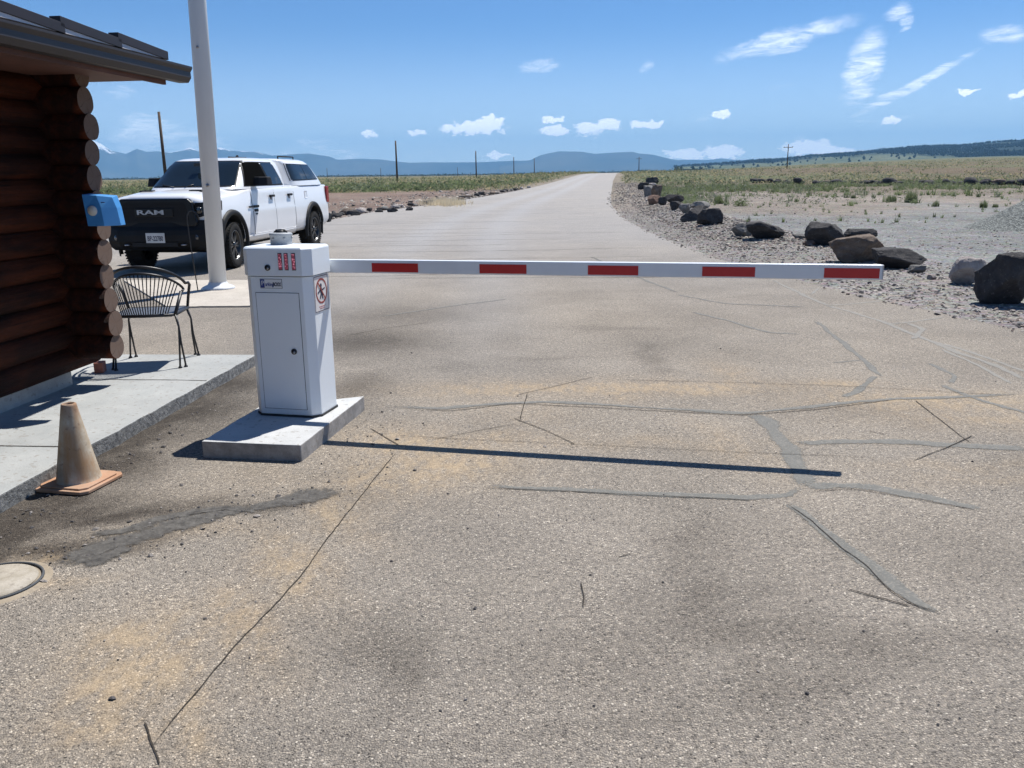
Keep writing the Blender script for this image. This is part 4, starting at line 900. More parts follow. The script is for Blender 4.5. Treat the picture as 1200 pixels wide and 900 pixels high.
# manhole
mx, my = G(-6, 684)
mh = empty('manhole_cover', (mx, my, .002), .2, 'round dusty cover set in a concrete ring at the left edge of the photo', 'manhole cover')
DST = concrete('dusty_concrete_ring', (.26, .21, .15), (.34, .29, .22), 9)
MB().lathe([(0, .002), (.17, .002), (.20, .003), (.215, -.003)], 40).build('ring', DST, mh); MB().lathe([(0, .012), (.155, .012), (.160, .006)], 40).build('cover', concrete('dusty_cover', (.27, .235, .18), (.40, .365, .31), 12), mh)
MB().tube([(.176*math.cos(a*.1), .176*math.sin(a*.1), .006) for a in range(63)], .006, 6, closed=True).build('gap', LINE, mh)

# ================================================================== LOG CABIN
d = ray(712, 201.5); QA = math.atan2(d[1], d[0])      # heading of the wall (parallel to the road)
PB = G(56, 462.5, .09); cab = empty('log_cabin', (PB[0], PB[1], .09), QA, 'dark stained log cabin with dark gutter filling the left edge', 'cabin')
# local frame: +X along the wall away from camera, -Y towards the road
def logmat():
    t = NT('stained_log'); st_ = (1.0, 9, 9); n1 = t.noise(5, 8, .75, co=None, sc3=(.16, 3.2, 3.2)); n2 = t.noise(1.6, 5, .6, sc3=(.7, 2.5, 2.5)); n3 = t.noise(7, 6, .7, sc3=(.12, 6, 6))
    c = t.mix(t.ramp(n1, [(.3, 0), (.72, 1)]), (.004, .002, .0015), (.045, .011, .005)); c = t.mix(t.ramp(n2, [(.45, 0), (.75, .75)]), c, (.16, .036, .010)); c = t.mix(t.ramp(n3, [(.60, 0), (.66, .9)]), c, (.006, .004, .003))
    t.bump(t.math('ADD', n1, n3), 1.0, .02); return t.fin(c, .65, spec=.15)
LOG = logmat()
t = NT('log_end_grain'); pz = t.tc.outputs['Object']; wv = t.n.new('ShaderNodeTexWave'); wv.wave_type = 'RINGS'; wv.rings_direction = 'Y'; wv.inputs['Scale'].default_value = 38; wv.inputs['Distortion'].default_value = 2.5; wv.inputs['Detail'].default_value = 3; wv.inputs['Detail Scale'].default_value = 1.5; t.link(pz, wv.inputs['Vector'])
n1 = t.noise(14, 6, .7); c = t.mix(wv.outputs['Fac'], (.10, .062, .046), (.20, .135, .10)); c = t.mix(t.ramp(n1, [(.35, 0), (.7, .7)]), c, (.16, .12, .098))
ag = t.n.new('ShaderNodeMath'); ag.operation = 'ARCTAN2'; s_ = t.sep(pz); t.link(s_[0], ag.inputs[0]); t.link(s_[2], ag.inputs[1])
rad = t.math('ADD', t.math('MULTIPLY', ag.outputs[0], 1.9), t.math('MULTIPLY', t.noise(9, 3), 1.6)); cr = t.ramp(t.math('ABSOLUTE', t.math('SINE', rad)), [(0, 1), (.035, .9), (.06, 0)])
c = t.mix(t.math('MULTIPLY', cr, .8), c, (.03, .018, .012)); ENDG = t.fin(c, .85, spec=.2)
def log(m, p0, p1, r, seed, n=18, seg=26, endmi=None):
    p0, p1 = Vector(p0), Vector(p1); ax = (p1 - p0); ln = ax.length; ax.normalize(); up = Vector((0, 0, 1)); sd = ax.cross(up); vs_ = []
    for i in range(seg + 1):
        c_ = p0 + ax * ln * i / seg
        for k in range(n):
            a = 2 * math.pi * k / n; rr_ = r * (1 + .05 * noise.noise(Vector((i * ln / seg * 1.2, math.cos(a) * 1.5, seed + math.sin(a) * 1.5))) + .015 * noise.noise(Vector((i * ln / seg * 5, a * 3, seed))))
            vs_.append(c_ + (up * math.cos(a) + sd * math.sin(a)) * rr_)
    fs_ = [(i*n+k, i*n+(k+1)%n, (i+1)*n+(k+1)%n, (i+1)*n+k) for i in range(seg) for k in range(n)]
    m.add(vs_, fs_, 0, True); b = len(m.v) - len(vs_)
    m.f.append([b + k for k in range(n)][::-1]); m.mi.append(endmi or 0); m.sm.append(False); m.f.append([b + seg*n + k for k in range(n)]); m.mi.append(endmi or 0); m.sm.append(False)
z0 = .29 - .09
m = MB()
for i in range(13):
    z = z0 + .0875 - .0875 + .175 * i
    log(m, (-7.5, .02, z), (.62, .02, z), .098, i * 3.3, seg=60, endmi=1)           # road side wall
    log(m, (-7.5, 4.0, z), (.62, 4.0, z), .098, i * 5.1, seg=12)                    # far side wall
m.box((-7.3, .06, 0), (.28, 3.95, 2.35))
m.build('wall', [LOG, ENDG], cab)
for i in range(12):
    mm = MB(); L_ = 4.6; r_ = .091 + .004 * math.sin(i * 2.1); ex = .012 * math.sin(i * 4.7)
    log(mm, (0, 0, 0), (0, L_, 0), r_, i * 7.7, n=26, seg=24, endmi=1)
    o = mm.build('cross_log', [LOG, ENDG], cab, loc=(.34 + .006 * math.sin(i * 3), -.37 + ex, .38 - .09 + .175 * i))
    o2_ = o.copy(); COL.objects.link(o2_); o2_.parent = cab; o2_.location.x = -7.2
FND = concrete('whitewashed_foundation', (.30, .28, .26), (.46, .44, .40), 6)
MB().box((-7.45, .0, -.12), (.30, 3.9, .135)).build('foundation', FND, cab)
BRN2 = plain('brown_gutter_metal', (.026, .020, .020), .5, .0, .5, vary=.15, sc=3); RFB = plain('roof_brown_metal', (.022, .015, .016), .5, 0, .5, vary=.15); SOF = plain('soffit_wood', (.12, .05, .035), .7, vary=.3, sc=2)
ez = 2.40 - .09; ey = -.74; sl_ = .33
m = MB()
def slab(x0, x1, ya, za, yb, zb, th, mi=0):
    m.add([(x0,ya,za),(x1,ya,za),(x1,yb,zb),(x0,yb,zb),(x0,ya,za+th),(x1,ya,za+th),(x1,yb,zb+th),(x0,yb,zb+th)], [(0,3,2,1),(4,5,6,7),(0,1,5,4),(1,2,6,5),(2,3,7,6),(3,0,4,7)], mi)
rz_ = ez + (2.0 - ey) * sl_
slab(-8.0, .80, ey, ez, 2.0, rz_, .045); slab(-8.0, .80, 4.74, ez, 2.0, rz_, .045)
for i in range(29):      # standing seams of the metal roof
    xx = -7.95 + i * .31; 
    m.add([(xx,ey,ez+.045),(xx+.02,ey,ez+.045),(xx+.02,2.0,rz_+.045),(xx,2.0,rz_+.045),(xx,ey,ez+.075),(xx+.02,ey,ez+.075),(xx+.02,2.0,rz_+.075),(xx,2.0,rz_+.075)], [(4,5,6,7),(0,1,5,4),(1,2,6,5),(3,0,4,7)], 0)
m.add([(.26,.0,2.3),(.26,4.0,2.3),(.26,2.0,rz_-.01),(.33,.0,2.3),(.33,4.0,2.3),(.33,2.0,rz_-.01)], [(0,1,2),(5,4,3),(0,2,5,3),(1,4,5,2)], 1); m.add([(-7.3,.0,2.3),(-7.3,4.0,2.3),(-7.3,2.0,rz_-.01)], [(0,2,1)], 1)
roof = m.build('roof', [RFB, SOF], cab)
MB().box((-8.0, ey - .005, ez - .13), (.78, ey + .02, ez + .0)).build('fascia', SOF, roof)
MB().box((-8.0, ey + .02, ez - .10), (.76, -.0, ez - .085)).build('soffit', SOF, roof)
gp = [(0, 0), (-.075, 0), (-.10, .035), (-.098, .075), (-.115, .10), (-.115, .115), (-.105, .115), (-.106, .10), (-.088, .077), (-.088, .04), (-.07, .010), (-.008, .010), (-.008, .115), (0, .115)]
m = MB(); M_ = Matrix.Translation((0, ey - .008, ez - .10)); n_ = len(gp)
vs_ = [(-8.05, ey - .008 + p[0], ez - .10 + p[1]) for p in gp] + [(.98, ey - .008 + p[0], ez - .10 + p[1]) for p in gp]
m.add(vs_, [(i, (i + 1) % n_, n_ + (i + 1) % n_, n_ + i) for i in range(n_)]); m.add([vs_[n_ + i] for i in (0, 1, 2, 3, 4, 5, 13)], [tuple(range(7))])
m.build('gutter', BRN2, roof)
MB().box((-8.0, ey - .028, ez + .047), (.72, ey + .05, ez + .078)).build('drip_flashing', plain('pale_flashing', (.62, .58, .58), .5, vary=.05), roof)
for i in range(9):     # overlapping dark ridge pieces above the gutter, each dipping at its far end
    xe = .80 - i * .62; M_ = Matrix.Translation((xe, ey - .035, ez + .055)) @ Matrix.Rotation(R(3.2), 4, 'Y')
    MB().box((-.66, 0, -.012), (0, .07, .048), M=M_).build('snow_guard', RFB, roof, bevel=.003)
# brick by the foundation corner
bx_, by_ = G(118, 436, .09); o = MB().box((-.035, -.05, 0), (.035, .05, .085)).build('red_brick', plain('brick_red', (.34, .13, .09), .9, vary=.2, sc=20), None, bevel=.004, loc=(bx_, by_, .09), rot=(0, 0, .2)); tag(o, 'small red brick standing at the corner of the cabin foundation', 'brick')
# blue box on the log ends
t = NT('blue_painted_box'); n1 = t.noise(8, 5); BLB = t.fin(t.mix(n1, (.045, .22, .52), (.08, .30, .62)), .45, spec=.4); t = NT('pale_blue_box_side'); n1 = t.noise(8, 5); BLP = t.fin(t.mix(n1, (.08, .32, .66), (.12, .38, .72)), .45, spec=.4)
bb = empty('blue_drop_box', at(103, 265, 5.75), R(-4), 'blue box with a round white disc fixed to the cabin log ends', 'box')
w1, w2, hh_ = .125, .205, .205      # front width, full width, height
m = MB(); A = [(0, 0, 0), (w1, -.02, 0), (w2, .045, 0), (w2 - .005, .115, 0), (0, .115, 0)]; Tp = [(-.015, 0, hh_), (w1 - .045, -.0, hh_ - .006), (w2 - .04, .045, hh_ - .02), (w2 - .04, .115, hh_ - .01), (-.015, .115, hh_ + .004)]
Md = [(-.008, 0, hh_ * .55), (w1 - .012, -.014, hh_ * .57), (w2 - .016, .045, hh_ * .57), (w2 - .018, .115, hh_ * .57), (-.006, .115, hh_ * .57)]
m.add(A + Md + Tp, [(4,3,2,1,0),(10,11,12,13,14)] + [(i, (i+1)%5, 5+(i+1)%5, 5+i) for i in range(5)] + [(5+i, 5+(i+1)%5, 10+(i+1)%5, 10+i) for i in range(5)])
for k in (3, 8): m.mi[k] = 1
m.mi[2 + 1] = 1
m.build('box_body', [BLB, BLP], bb, bevel=.003)
MB().lathe([(0, 0), (.033, 0), (.033, .006), (0, .006)], 28, Matrix.Translation((.050, -.007, .100)) @ Matrix.Rotation(R(90), 4, 'X')).build('white_disc', plain('disc_white', (.62, .60, .54), .6), bb)
MB().box((.118, -.018, .150), (.140, -.004, .156)).build('slot', plain('slot_dark_blue', (.02, .05, .14), .6), bb)

# ================================================================== FLAGPOLE and thin rod
fx, fy = G(256, 338, .02)
fp = empty('flagpole', (fx, fy, .02), 0, 'white metal flagpole on a round collar in front of the pickup', 'flagpole')
t = NT('pole_white_paint'); n1 = t.noise(4, 6, .6, sc3=(2, 2, .4)); n2 = t.noise(30, 4); WHP = t.fin(t.mix(t.ramp(n2, [(.66, 0), (.75, .4)]), t.mix(n1, (.52, .54, .56), (.64, .65, .66)), (.45, .42, .38)), .4, spec=.45)
MB().tube([(0, 0, 0), (.09, 0, 4.2), (.18, 0, 8.6)], [.122, .118, .08], 32).build('shaft', WHP, fp)
MB().lathe([(.235, 0), (.24, .012), (.21, .035), (.145, .06), (.13, .09), (.122, .10)], 36).build('collar', WHP, fp)
MB().lathe([(0, .0), (.025, 0), (.025, .012), (.012, .016), (0, .016)], 12, Matrix.Translation((.03, -.12, 1.47)) @ Matrix.Rotation(R(90), 4, 'X')).lathe([(0, .0), (.018, 0), (.018, .012), (0, .016)], 12, Matrix.Translation((.07, -.117, 3.3)) @ Matrix.Rotation(R(90), 4, 'X')).build('bolt', CHR, fp)
MB().lathe([(0,8.72),(.09,8.68),(.10,8.62),(.08,8.56),(.0,8.55)], 16, Matrix.Translation((.18,0,0))).build('finial', WHP, fp)
rx_, ry_ = G(232, 341, .02)
rdm = MB().tube([(0, 0, 0), (-.03, 0, .5), (-.05, 0, .98), (-.045, 0, 1.06), (-.015, 0, 1.115), (.03, 0, 1.13), (.08, 0, 1.10), (.11, 0, 1.05), (.12, 0, 1.0)], .008, 8)
o = rdm.build('hooked_rod', BLK, None, loc=(rx_, ry_, .02)); tag(o, 'thin black rod with a hooked top standing left of the flagpole', 'rod')

# ================================================================== CHAIR
IRON = plain('black_wrought_iron', (.012, .012, .014), .45, 0, .5)
t = NT('chair_mesh'); v = t.vor(120); IRM = t.fin(t.mix(t.ramp(v, [(.3, 0), (.5, 1)]), (.02, .02, .023), (.11, .12, .14)), .5)
ch = empty('garden_chair', (-2.99, 7.05, .09), R(7), 'black wrought iron barrel chair on the pavement beside the cabin', 'chair')
# back is towards -Y
sw, sd_, sh = .235, .22, .43
seat = MB(); seat.prism([(-sw+.03,-sd_),(sw-.03,-sd_),(sw,-sd_+.05),(sw+.01,sd_-.03),(sw-.02,sd_),(-sw+.02,sd_),(-sw-.01,sd_-.03),(-sw,-sd_+.05)], sh, sh + .008); seat.build('seat', IRM, ch)
rim = [(-sw+.03,-sd_,sh),(0,-sd_-.015,sh),(sw-.03,-sd_,sh),(sw,-sd_+.05,sh),(sw+.012,sd_-.03,sh),(sw-.02,sd_,sh),(-sw+.02,sd_,sh),(-sw-.012,sd_-.03,sh),(-sw,-sd_+.05,sh)]
MB().tube(rim, .013, 8, closed=True).build('seat_rim', IRON, ch)
def arc(r1, r2, z_, dz, a0, a1, n_, cy__=0.02): return [(r1 * math.cos(a0 + (a1 - a0) * i / n_), cy__ + r2 * math.sin(a0 + (a1 - a0) * i / n_), z_ + dz * math.sin((a0 + (a1 - a0) * i / n_) - math.pi) ) for i in range(n_ + 1)]
top = arc(.285, .30, .66, .17, math.pi, 2 * math.pi, 26); low = arc(.268, .285, .61, .165, math.pi, 2 * math.pi, 26)
MB().tube(top, .012, 8).tube(low, .010, 8).build('backrest', IRON, ch)
sp_ = MB()
for i in range(3, 24):
    p = low[i]; tt = (i - 13) / 13; b_ = (sw * .92 * tt * 1.05, -sd_ - .01 + .05 * tt * tt, sh); mid_ = ((p[0] + b_[0]) / 2, (p[1] + b_[1]) / 2 - .012, (p[2] + b_[2]) / 2); sp_.tube([p, mid_, b_], .0048, 6)
sp_.build('back_spindles', IRON, ch)
for s_ in (-1, 1):
    MB().tube([(s_*.285, .02, .66), (s_*.29, .10, .655), (s_*.285, .16, .63), (s_*.262, .19, .55), (s_*.24, .2, sh)], .012, 8).tube([(s_*.268, .02, .61), (s_*.272, -.05, .60)], .01, 8).build('armrest', IRON, ch)
    MB().tube([(s_*.268, -.07, .60), (s_*.25, -.15, .5), (s_*.235, -.19, sh)], .014, 8).build('arm_support', IRON, ch)
for (sx_, sy_) in ((-1, -1), (1, -1), (-1, 1), (1, 1)):
    l = MB(); bx0, by0 = sx_ * sw, sy_ * (sd_ - .02)
    for k in (0, 1):
        ox = sx_ * .0; dx_ = sx_ * (.05 if k else .015); dy_ = sy_ * (.03 if k else .07)
        l.tube([(bx0, by0 - sy_ * .03 * k, sh), (bx0 + sx_ * .022, by0 + sy_ * .01, sh - .1), (bx0 + sx_ * .012 + dx_ * .3, by0 + dy_ * .3, .2), (bx0 + dx_, by0 + dy_, .014)], .008, 8)
        l.lathe([(.016, 0), (.016, .008), (.009, .016)], 10, Matrix.Translation((bx0 + dx_, by0 + dy_, 0)))
    l.build('leg', IRON, ch)
exec_truck = True

# ================================================================== PICKUP (local +X to the rear, -Y its left side, z up)
ta = math.atan2(4.1, .42); tu = Vector((math.cos(ta), math.sin(ta))); tn = Vector((-tu.y, tu.x)); to = Vector((-4.95, 15.55)) + tn * .95
trk = empty('pickup_truck', (to.x, to.y, 0), ta, 'white pickup with white canopy and black grille parked behind the flagpole', 'pickup')
t = NT('white_car_paint'); n1 = t.noise(1.5, 4); zz = t.sep(t.tc.outputs['Object'])[2]; WHT = t.fin(t.mix(t.math('MULTIPLY', t.ramp(zz, [(.40, .5), (.75, 0)]), t.noise(5, 6, .7)), t.mix(n1, (.74, .75, .77), (.78, .79, .80)), (.42, .36, .30)), .28, spec=.5, coat=.6)
TBK = plain('truck_black_plastic', (.009, .009, .010), .6, spec=.25, vary=.2, sc=4); GBK = plain('truck_gloss_black', (.005, .005, .006), .3, spec=.35); WELL = plain('wheel_well_black', (.006, .006, .006), .95)
def glassm(name, col, rough=.03):
    t = NT(name); return t.fin(col, rough, spec=.4)
GLS = glassm('tinted_glass', (.010, .014, .022)); GLW = glassm('windscreen_glass', (.008, .013, .018))
ST = [(-.86,.80,.50,1.18,1.26),(-.80,.88,.47,1.235,1.315),(-.62,.925,.46,1.265,1.345),(-.3,.94,.46,1.285,1.375),(0,.945,.45,1.30,1.39),(.4,.945,.44,1.325,1.41),(.7,.945,.42,1.37,1.42),(1.0,.945,.41,1.395,1.43),(2.0,.95,.41,1.40,1.43),(3.25,.95,.41,1.405,1.43),(3.3,.95,.44,1.405,1.43),(4.4,.95,.45,1.41,1.43),(5.4,.945,.48,1.41,1.43),(5.6,.935,.52,1.40,1.42),(5.66,.90,.55,1.36,1.40)]
def stat(x):
    for a_, b_ in zip(ST, ST[1:]):
        if x <= b_[0] or b_ is ST[-1]:
            q = min(1, max(0, (x - a_[0]) / (b_[0] - a_[0]))); return [a_[i] + (b_[i] - a_[i]) * q for i in range(5)]
def sidey(x, z):    # |y| of the lower body side at (x, z)
    _, w_, zb, zs, zt = stat(max(x, ST[0][0]))
    return interp([(zb, w_ - .05), (zb + .08, w_ - .005), (.72, w_), (.98, w_ - .006), (1.06, w_ - .020), (zs - .05, w_ - .042), (zs, w_ - .075)], z)
def ring(x):
    _, w_, zb, zs, zt = stat(x)
    h_ = [(0, zb), (w_ - .2, zb), (w_ - .05, zb), (w_ - .005, zb + .08), (w_, .72), (w_ - .006, .98), (w_ - .02, 1.06), (w_ - .042, zs - .05), (w_ - .058, zs - .015), (w_ - .095, zs), (w_ - .20, zs + (zt - zs) * .35), (w_ * .55, zt - .004), (0, zt)]
    return [(-p[0], p[1]) for p in h_] + [(p[0], p[1]) for p in h_[-2:0:-1]]
xs = []; x = ST[0][0]
while x < ST[-1][0]: xs.append(x); x += .06
for a_ in ST: xs.append(a_[0])
xs = sorted(set(round(v, 3) for v in xs)); m = MB(); vs_ = []; nR = len(ring(0))
for x in xs: vs_ += [(x, p[0], p[1]) for p in ring(x)]
fs_ = [(i*nR+k, (i+1)*nR+k, (i+1)*nR+(k+1)%nR, i*nR+(k+1)%nR) for i in range(len(xs)-1) for k in range(nR)]
m.add(vs_, fs_, 0, True); m.add(vs_[:nR], [tuple(range(nR))], 0); m.add(vs_[-nR:], [tuple(range(nR))[::-1]], 0)
body = m.build('body_tmp', WHT)
bm = bmesh.new(); bm.from_mesh(body.data); bmesh.ops.remove_doubles(bm, verts=bm.verts, dist=1e-5); bmesh.ops.recalc_face_normals(bm, faces=bm.faces); bm.to_mesh(body.data); bm.free()
WB, WR, ZC = 4.45, .41, .41
cut = MB()
for wx in (0, WB):
    for s_ in (-1, 1): cut.lathe([(0, 0), (.50, 0), (.50, .5), (0, .5)], 40, Matrix.Translation((wx, s_ * 1.2, ZC + .04)) @ Matrix.Rotation(R(90 * s_), 4, 'X'), sm=False)
cutter = cut.build('cut_tmp', WELL)
bm = bmesh.new(); bm.from_mesh(cutter.data); bmesh.ops.remove_doubles(bm, verts=bm.verts, dist=1e-5); bmesh.ops.recalc_face_normals(bm, faces=bm.faces); bm.to_mesh(cutter.data); bm.free()
bo = body.modifiers.new('b', 'BOOLEAN'); bo.operation = 'DIFFERENCE'; bo.object = cutter; bo.solver = 'EXACT'
dg = bpy.context.evaluated_depsgraph_get(); nm = bpy.data.meshes.new_from_object(body.evaluated_get(dg)); nm.name = 'body'
bpy.data.objects.remove(body); bpy.data.objects.remove(cutter)
nm.materials.clear(); nm.materials.append(WHT); nm.materials.append(WELL)
for p in nm.polygons:
    c_ = p.center; p.material_index = 0
    for wx in (0, WB):
        if math.hypot(c_.x - wx, c_.z - ZC - .04) < .507 and abs(c_.y) < .935: p.material_index = 1
body = bpy.data.objects.new('body', nm); COL.objects.link(body); body.parent = trk
# superellipse shells for the cab and the canopy
def shell(z, tab, n_=5.0):
    xf, xr, b_ = (interp([(r_[0], r_[i]) for r_ in tab], z) for i in (1, 2, 3)); return (xf + xr) / 2, (xr - xf) / 2, b_
def shell_y(x, z, tab, n_=6.0):
    xc, a_, b_ = shell(z, tab); return b_ * max(0, 1 - min(1, abs((x - xc) / a_)) ** n_) ** (1 / n_)
def shell_x(y, z, tab, front=True, n_=6.0):
    xc, a_, b_ = shell(z, tab); k = a_ * max(0, 1 - min(1, abs(y / b_)) ** n_) ** (1 / n_); return xc - k if front else xc + k
CABT = [(1.38,.36,3.24,.895),(1.43,.42,3.23,.885),(1.60,.70,3.20,.845),(1.75,.93,3.14,.805),(1.85,1.09,3.06,.775),(1.91,1.22,2.98,.735),(1.945,1.38,2.90,.66),(1.965,1.62,2.75,.52),(1.972,1.95,2.4,.25)]
CAPT = [(1.40,3.28,5.58,.915),(1.45,3.27,5.56,.905),(1.60,3.24,5.36,.872),(1.75,3.20,5.13,.835),(1.87,3.14,4.93,.795),(1.925,3.10,4.82,.745),(1.955,3.14,4.72,.66),(1.975,3.3,4.5,.5),(1.985,3.6,4.2,.25)]
def mkshell(tab, name, mat, n_=6.0, m_=72):
    zs_ = []; 
    for (a_, b_) in zip(tab, tab[1:]):
        for k in range(3): zs_.append(a_[0] + (b_[0] - a_[0]) * k / 3)
    zs_.append(tab[-1][0]); vs_ = []
    for z in zs_:
        xc, a_, b_ = shell(z, tab)
        for k in range(m_):
            th = 2 * math.pi * k / m_; c_, s_ = math.cos(th), math.sin(th); vs_.append((xc + a_ * math.copysign(abs(c_) ** (2 / n_), c_), b_ * math.copysign(abs(s_) ** (2 / n_), s_), z))
    fs_ = [(i*m_+k, i*m_+(k+1)%m_, (i+1)*m_+(k+1)%m_, (i+1)*m_+k) for i in range(len(zs_)-1) for k in range(m_)] + [tuple((len(zs_)-1)*m_+k for k in range(m_))]
    return MB().add(vs_, fs_, 0, True).build(name, mat, trk)
mkshell(CABT, 'cab', WHT); mkshell(CAPT, 'canopy', WHT)
def patch(name, quad, tab, mat, par, off=.004, side=-1, n1=14, n2=8, kind='side', thick=0, m=None, mi=0, low=False):
    """surface patch over a (x,z) or (y,z) quad (bl, br, tr, tl), lying off above the shell"""
    own = m is None; m = m or MB(); vs_ = []
    for lay in ((off,) if not thick else (off, off - thick)):
        for j in range(n2 + 1):
            for i in range(n1 + 1):
                u_, v_ = i / n1, j / n2
                a_ = [quad[0][k] + (quad[1][k] - quad[0][k]) * u_ for k in (0, 1)]; b_ = [quad[3][k] + (quad[2][k] - quad[3][k]) * u_ for k in (0, 1)]
                p = [a_[k] + (b_[k] - a_[k]) * v_ for k in (0, 1)]
                if kind == 'side': yy = (sidey(p[0], p[1]) if low else shell_y(p[0], p[1], tab)) + lay; vs_.append((p[0], side * yy, p[1] + (0 if low else lay * .3)))
                elif kind == 'front': vs_.append((shell_x(p[0], p[1], tab) - lay, p[0], p[1] + lay * .6))
                else: vs_.append((shell_x(p[0], p[1], tab, False) + lay, p[0], p[1] + lay * .6))
    fs_ = [(j*(n1+1)+i, j*(n1+1)+i+1, (j+1)*(n1+1)+i+1, (j+1)*(n1+1)+i) for j in range(n2) for i in range(n1)]
    if thick:
        N_ = (n1+1)*(n2+1); bd_ = [i for i in range(n1+1)] + [j*(n1+1)+n1 for j in range(1, n2+1)] + [n2*(n1+1)+i for i in range(n1-1, -1, -1)] + [j*(n1+1) for j in range(n2-1, 0, -1)]
        fs_ += [(bd_[k], bd_[(k+1)%len(bd_)], N_+bd_[(k+1)%len(bd_)], N_+bd_[k]) for k in range(len(bd_))]
    m.add(vs_, fs_, mi, True)
    return m.build(name, mat, par) if own else m
patch('windscreen_seal', [(-.80,1.425),(.80,1.425),(.672,1.905),(-.672,1.905)], CABT, TBK, trk, .003, kind='front', n1=24, n2=12)
wsc = patch('windscreen', [(-.78,1.445),(.78,1.445),(.655,1.890),(-.655,1.890)], CABT, GLW, trk, .006, kind='front', n1=24, n2=12)
MB().box((.78, -.06, 1.80), (.86, .06, 1.86)).build('rear_view_mirror', BLK, wsc)
for s_ in (-1, 1):
    wp = MB(); wp.tube([(.415, s_*.10+.2, 1.43), (.47, s_*.3+.25, 1.475)], .010, 6); wp.build('wiper', BLK, trk)
for s_ in (-1, 1):
    def q_(a_): return a_
    patch('window_seal', [(.80,1.425),(2.075,1.425),(1.87,1.885),(1.17,1.885)], CABT, TBK, trk, .003, s_); patch('window_seal', [(2.075,1.425),(2.84,1.425),(2.50,1.885),(1.87,1.885)], CABT, TBK, trk, .003, s_)
    patch('window', [(.86,1.445),(2.02,1.445),(1.83,1.868),(1.20,1.868)], CABT, GLS if s_ > 0 else plain('open_window_shade', (.003, .003, .003), .95, spec=.02), trk, .007, s_)  # open driver's window: near-black sheet painted as the shaded cab interior
    patch('window', [(2.11,1.445),(2.76,1.455),(2.46,1.868),(1.90,1.868)], CABT, GLS, trk, .007, s_)
    cw = patch('canopy_window', [(3.40,1.50),(5.08,1.52),(4.70,1.855),(3.28,1.865)], CAPT, TBK, trk, .004, s_)
    patch('pane', [(3.44,1.52),(4.28,1.53),(4.12,1.845),(3.33,1.85)], CAPT, GLS, cw, .008, s_); patch('pane', [(4.30,1.53),(5.03,1.535),(4.68,1.84),(4.14,1.845)], CAPT, GLS, cw, .009, s_)
    # doors with dark shut lines
    for (x0, x1_, hx_) in ((.98, 2.12, 1.96), (2.135, 3.20, 2.98)):
        lo_ = .53
        patch('door_gap', [(x0-.012,lo_-.012),(x1_+.012,lo_-.012),(x1_+.012,1.395),(x0-.012,1.395)], None, LINE, trk, .002, s_, low=True)
        dr = patch('door', [(x0,lo_),(x1_,lo_),(x1_,1.388),(x0,1.388)], None, WHT, trk, .007, s_, low=True, n2=16)
        y_ = s_ * (sidey(hx_, 1.2) + .01)
        MB().box((hx_ - .12, min(y_, y_ + s_*.045), 1.205), (hx_ + .11, max(y_, y_ + s_*.045), 1.25)).build('door_handle', TBK, dr, bevel=.012)
        MB().lathe([(0, 0), (.05, 0), (.045, .006), (0, .008)], 16, Matrix.Translation((hx_ - .01, y_ - s_*.003, 1.19)) @ Matrix.Rotation(R(90 * -s_ if s_ > 0 else 90), 4, 'X')).build('handle_recess_shade', plain('handle_shadow', (.12, .12, .125), .5), dr)  # grey disc carries the shade of the handle hollow in its colour
    patch('rocker_crease', [(.62,.515),(3.3,.515),(3.3,.545),(.62,.545)], None, WHT, trk, .022, s_, low=True, n2=3, thick=.02)
    patch('bed_gap', [(3.27,.50),(3.285,.50),(3.285,1.38),(3.27,1.38)], None, LINE, trk, .003, s_, low=True, n1=1)
    patch('belt_gap', [(3.28,1.392),(5.6,1.398),(5.6,1.408),(3.28,1.402)], None, LINE, trk, -.001 + .004, s_, low=True, n2=1)
    # wheel arches
    for wx in (0, WB):
        fl = MB(); pts1 = []
        for k in range(27):
            a_ = R(-18) + (math.pi + R(36)) * k / 26
            for (rr_, oo) in ((.492, .0), (.500, .045), (.545, .050), (.585, .030), (.592, -.004)):
                x_, z_ = wx + rr_ * math.cos(a_) * 1.0, ZC + .04 + rr_ * math.sin(a_); x_ = wx + (x_ - wx) * 1.04
                pts1.append((x_, s_ * (sidey(min(max(x_, -.8), 5.6), min(max(z_, .5), 1.3)) + oo), z_))
        fl.add(pts1, [(k*5+j, k*5+j+1, (k+1)*5+j+1, (k+1)*5+j) for k in range(26) for j in range(4)], 0, True); fl.build('fender_flare', TBK, trk)
    # mirrors
    mr_ = MB(); y_ = s_ * .93
    mr_.prism([(1.12, 0), (1.36, 0), (1.40, .02), (1.40, .30), (1.30, .335), (1.13, .30), (1.08, .15)], 1.435, 1.60, M=Matrix(((1,0,0,0),(0,s_,0,s_*.90),(0,0,1,0),(0,0,0,1))), top=[(1.16, .02), (1.34, .02), (1.37, .04), (1.37, .28), (1.29, .30), (1.17, .28), (1.13, .14)]); mr_.build('wing_mirror', TBK, trk, bevel=.02)
    # tail lamp wrapping the corner
    MB().box((5.50, min(s_*.89, s_*.945), .98), (5.68, max(s_*.89, s_*.945), 1.36)).build('tail_lamp', plain('tail_red', (.3, .01, .01), .25), trk, bevel=.015)
    # hood scoops
    MB().prism([(-.36, s_*.45-.13), (-.20, s_*.45-.11), (-.18, s_*.45+.12), (-.34, s_*.45+.14)], 1.33, 1.392, top=[(-.34, s_*.45-.12), (-.19, s_*.45-.10), (-.17, s_*.45+.11), (-.31, s_*.45+.12)]).build('hood_vent', TBK, trk, bevel=.006)
MB().box((2.07,-.97,1.0),(2.0701,-.96,1.01)).build('tmp', TBK); bpy.data.objects.remove(bpy.data.objects['tmp'])
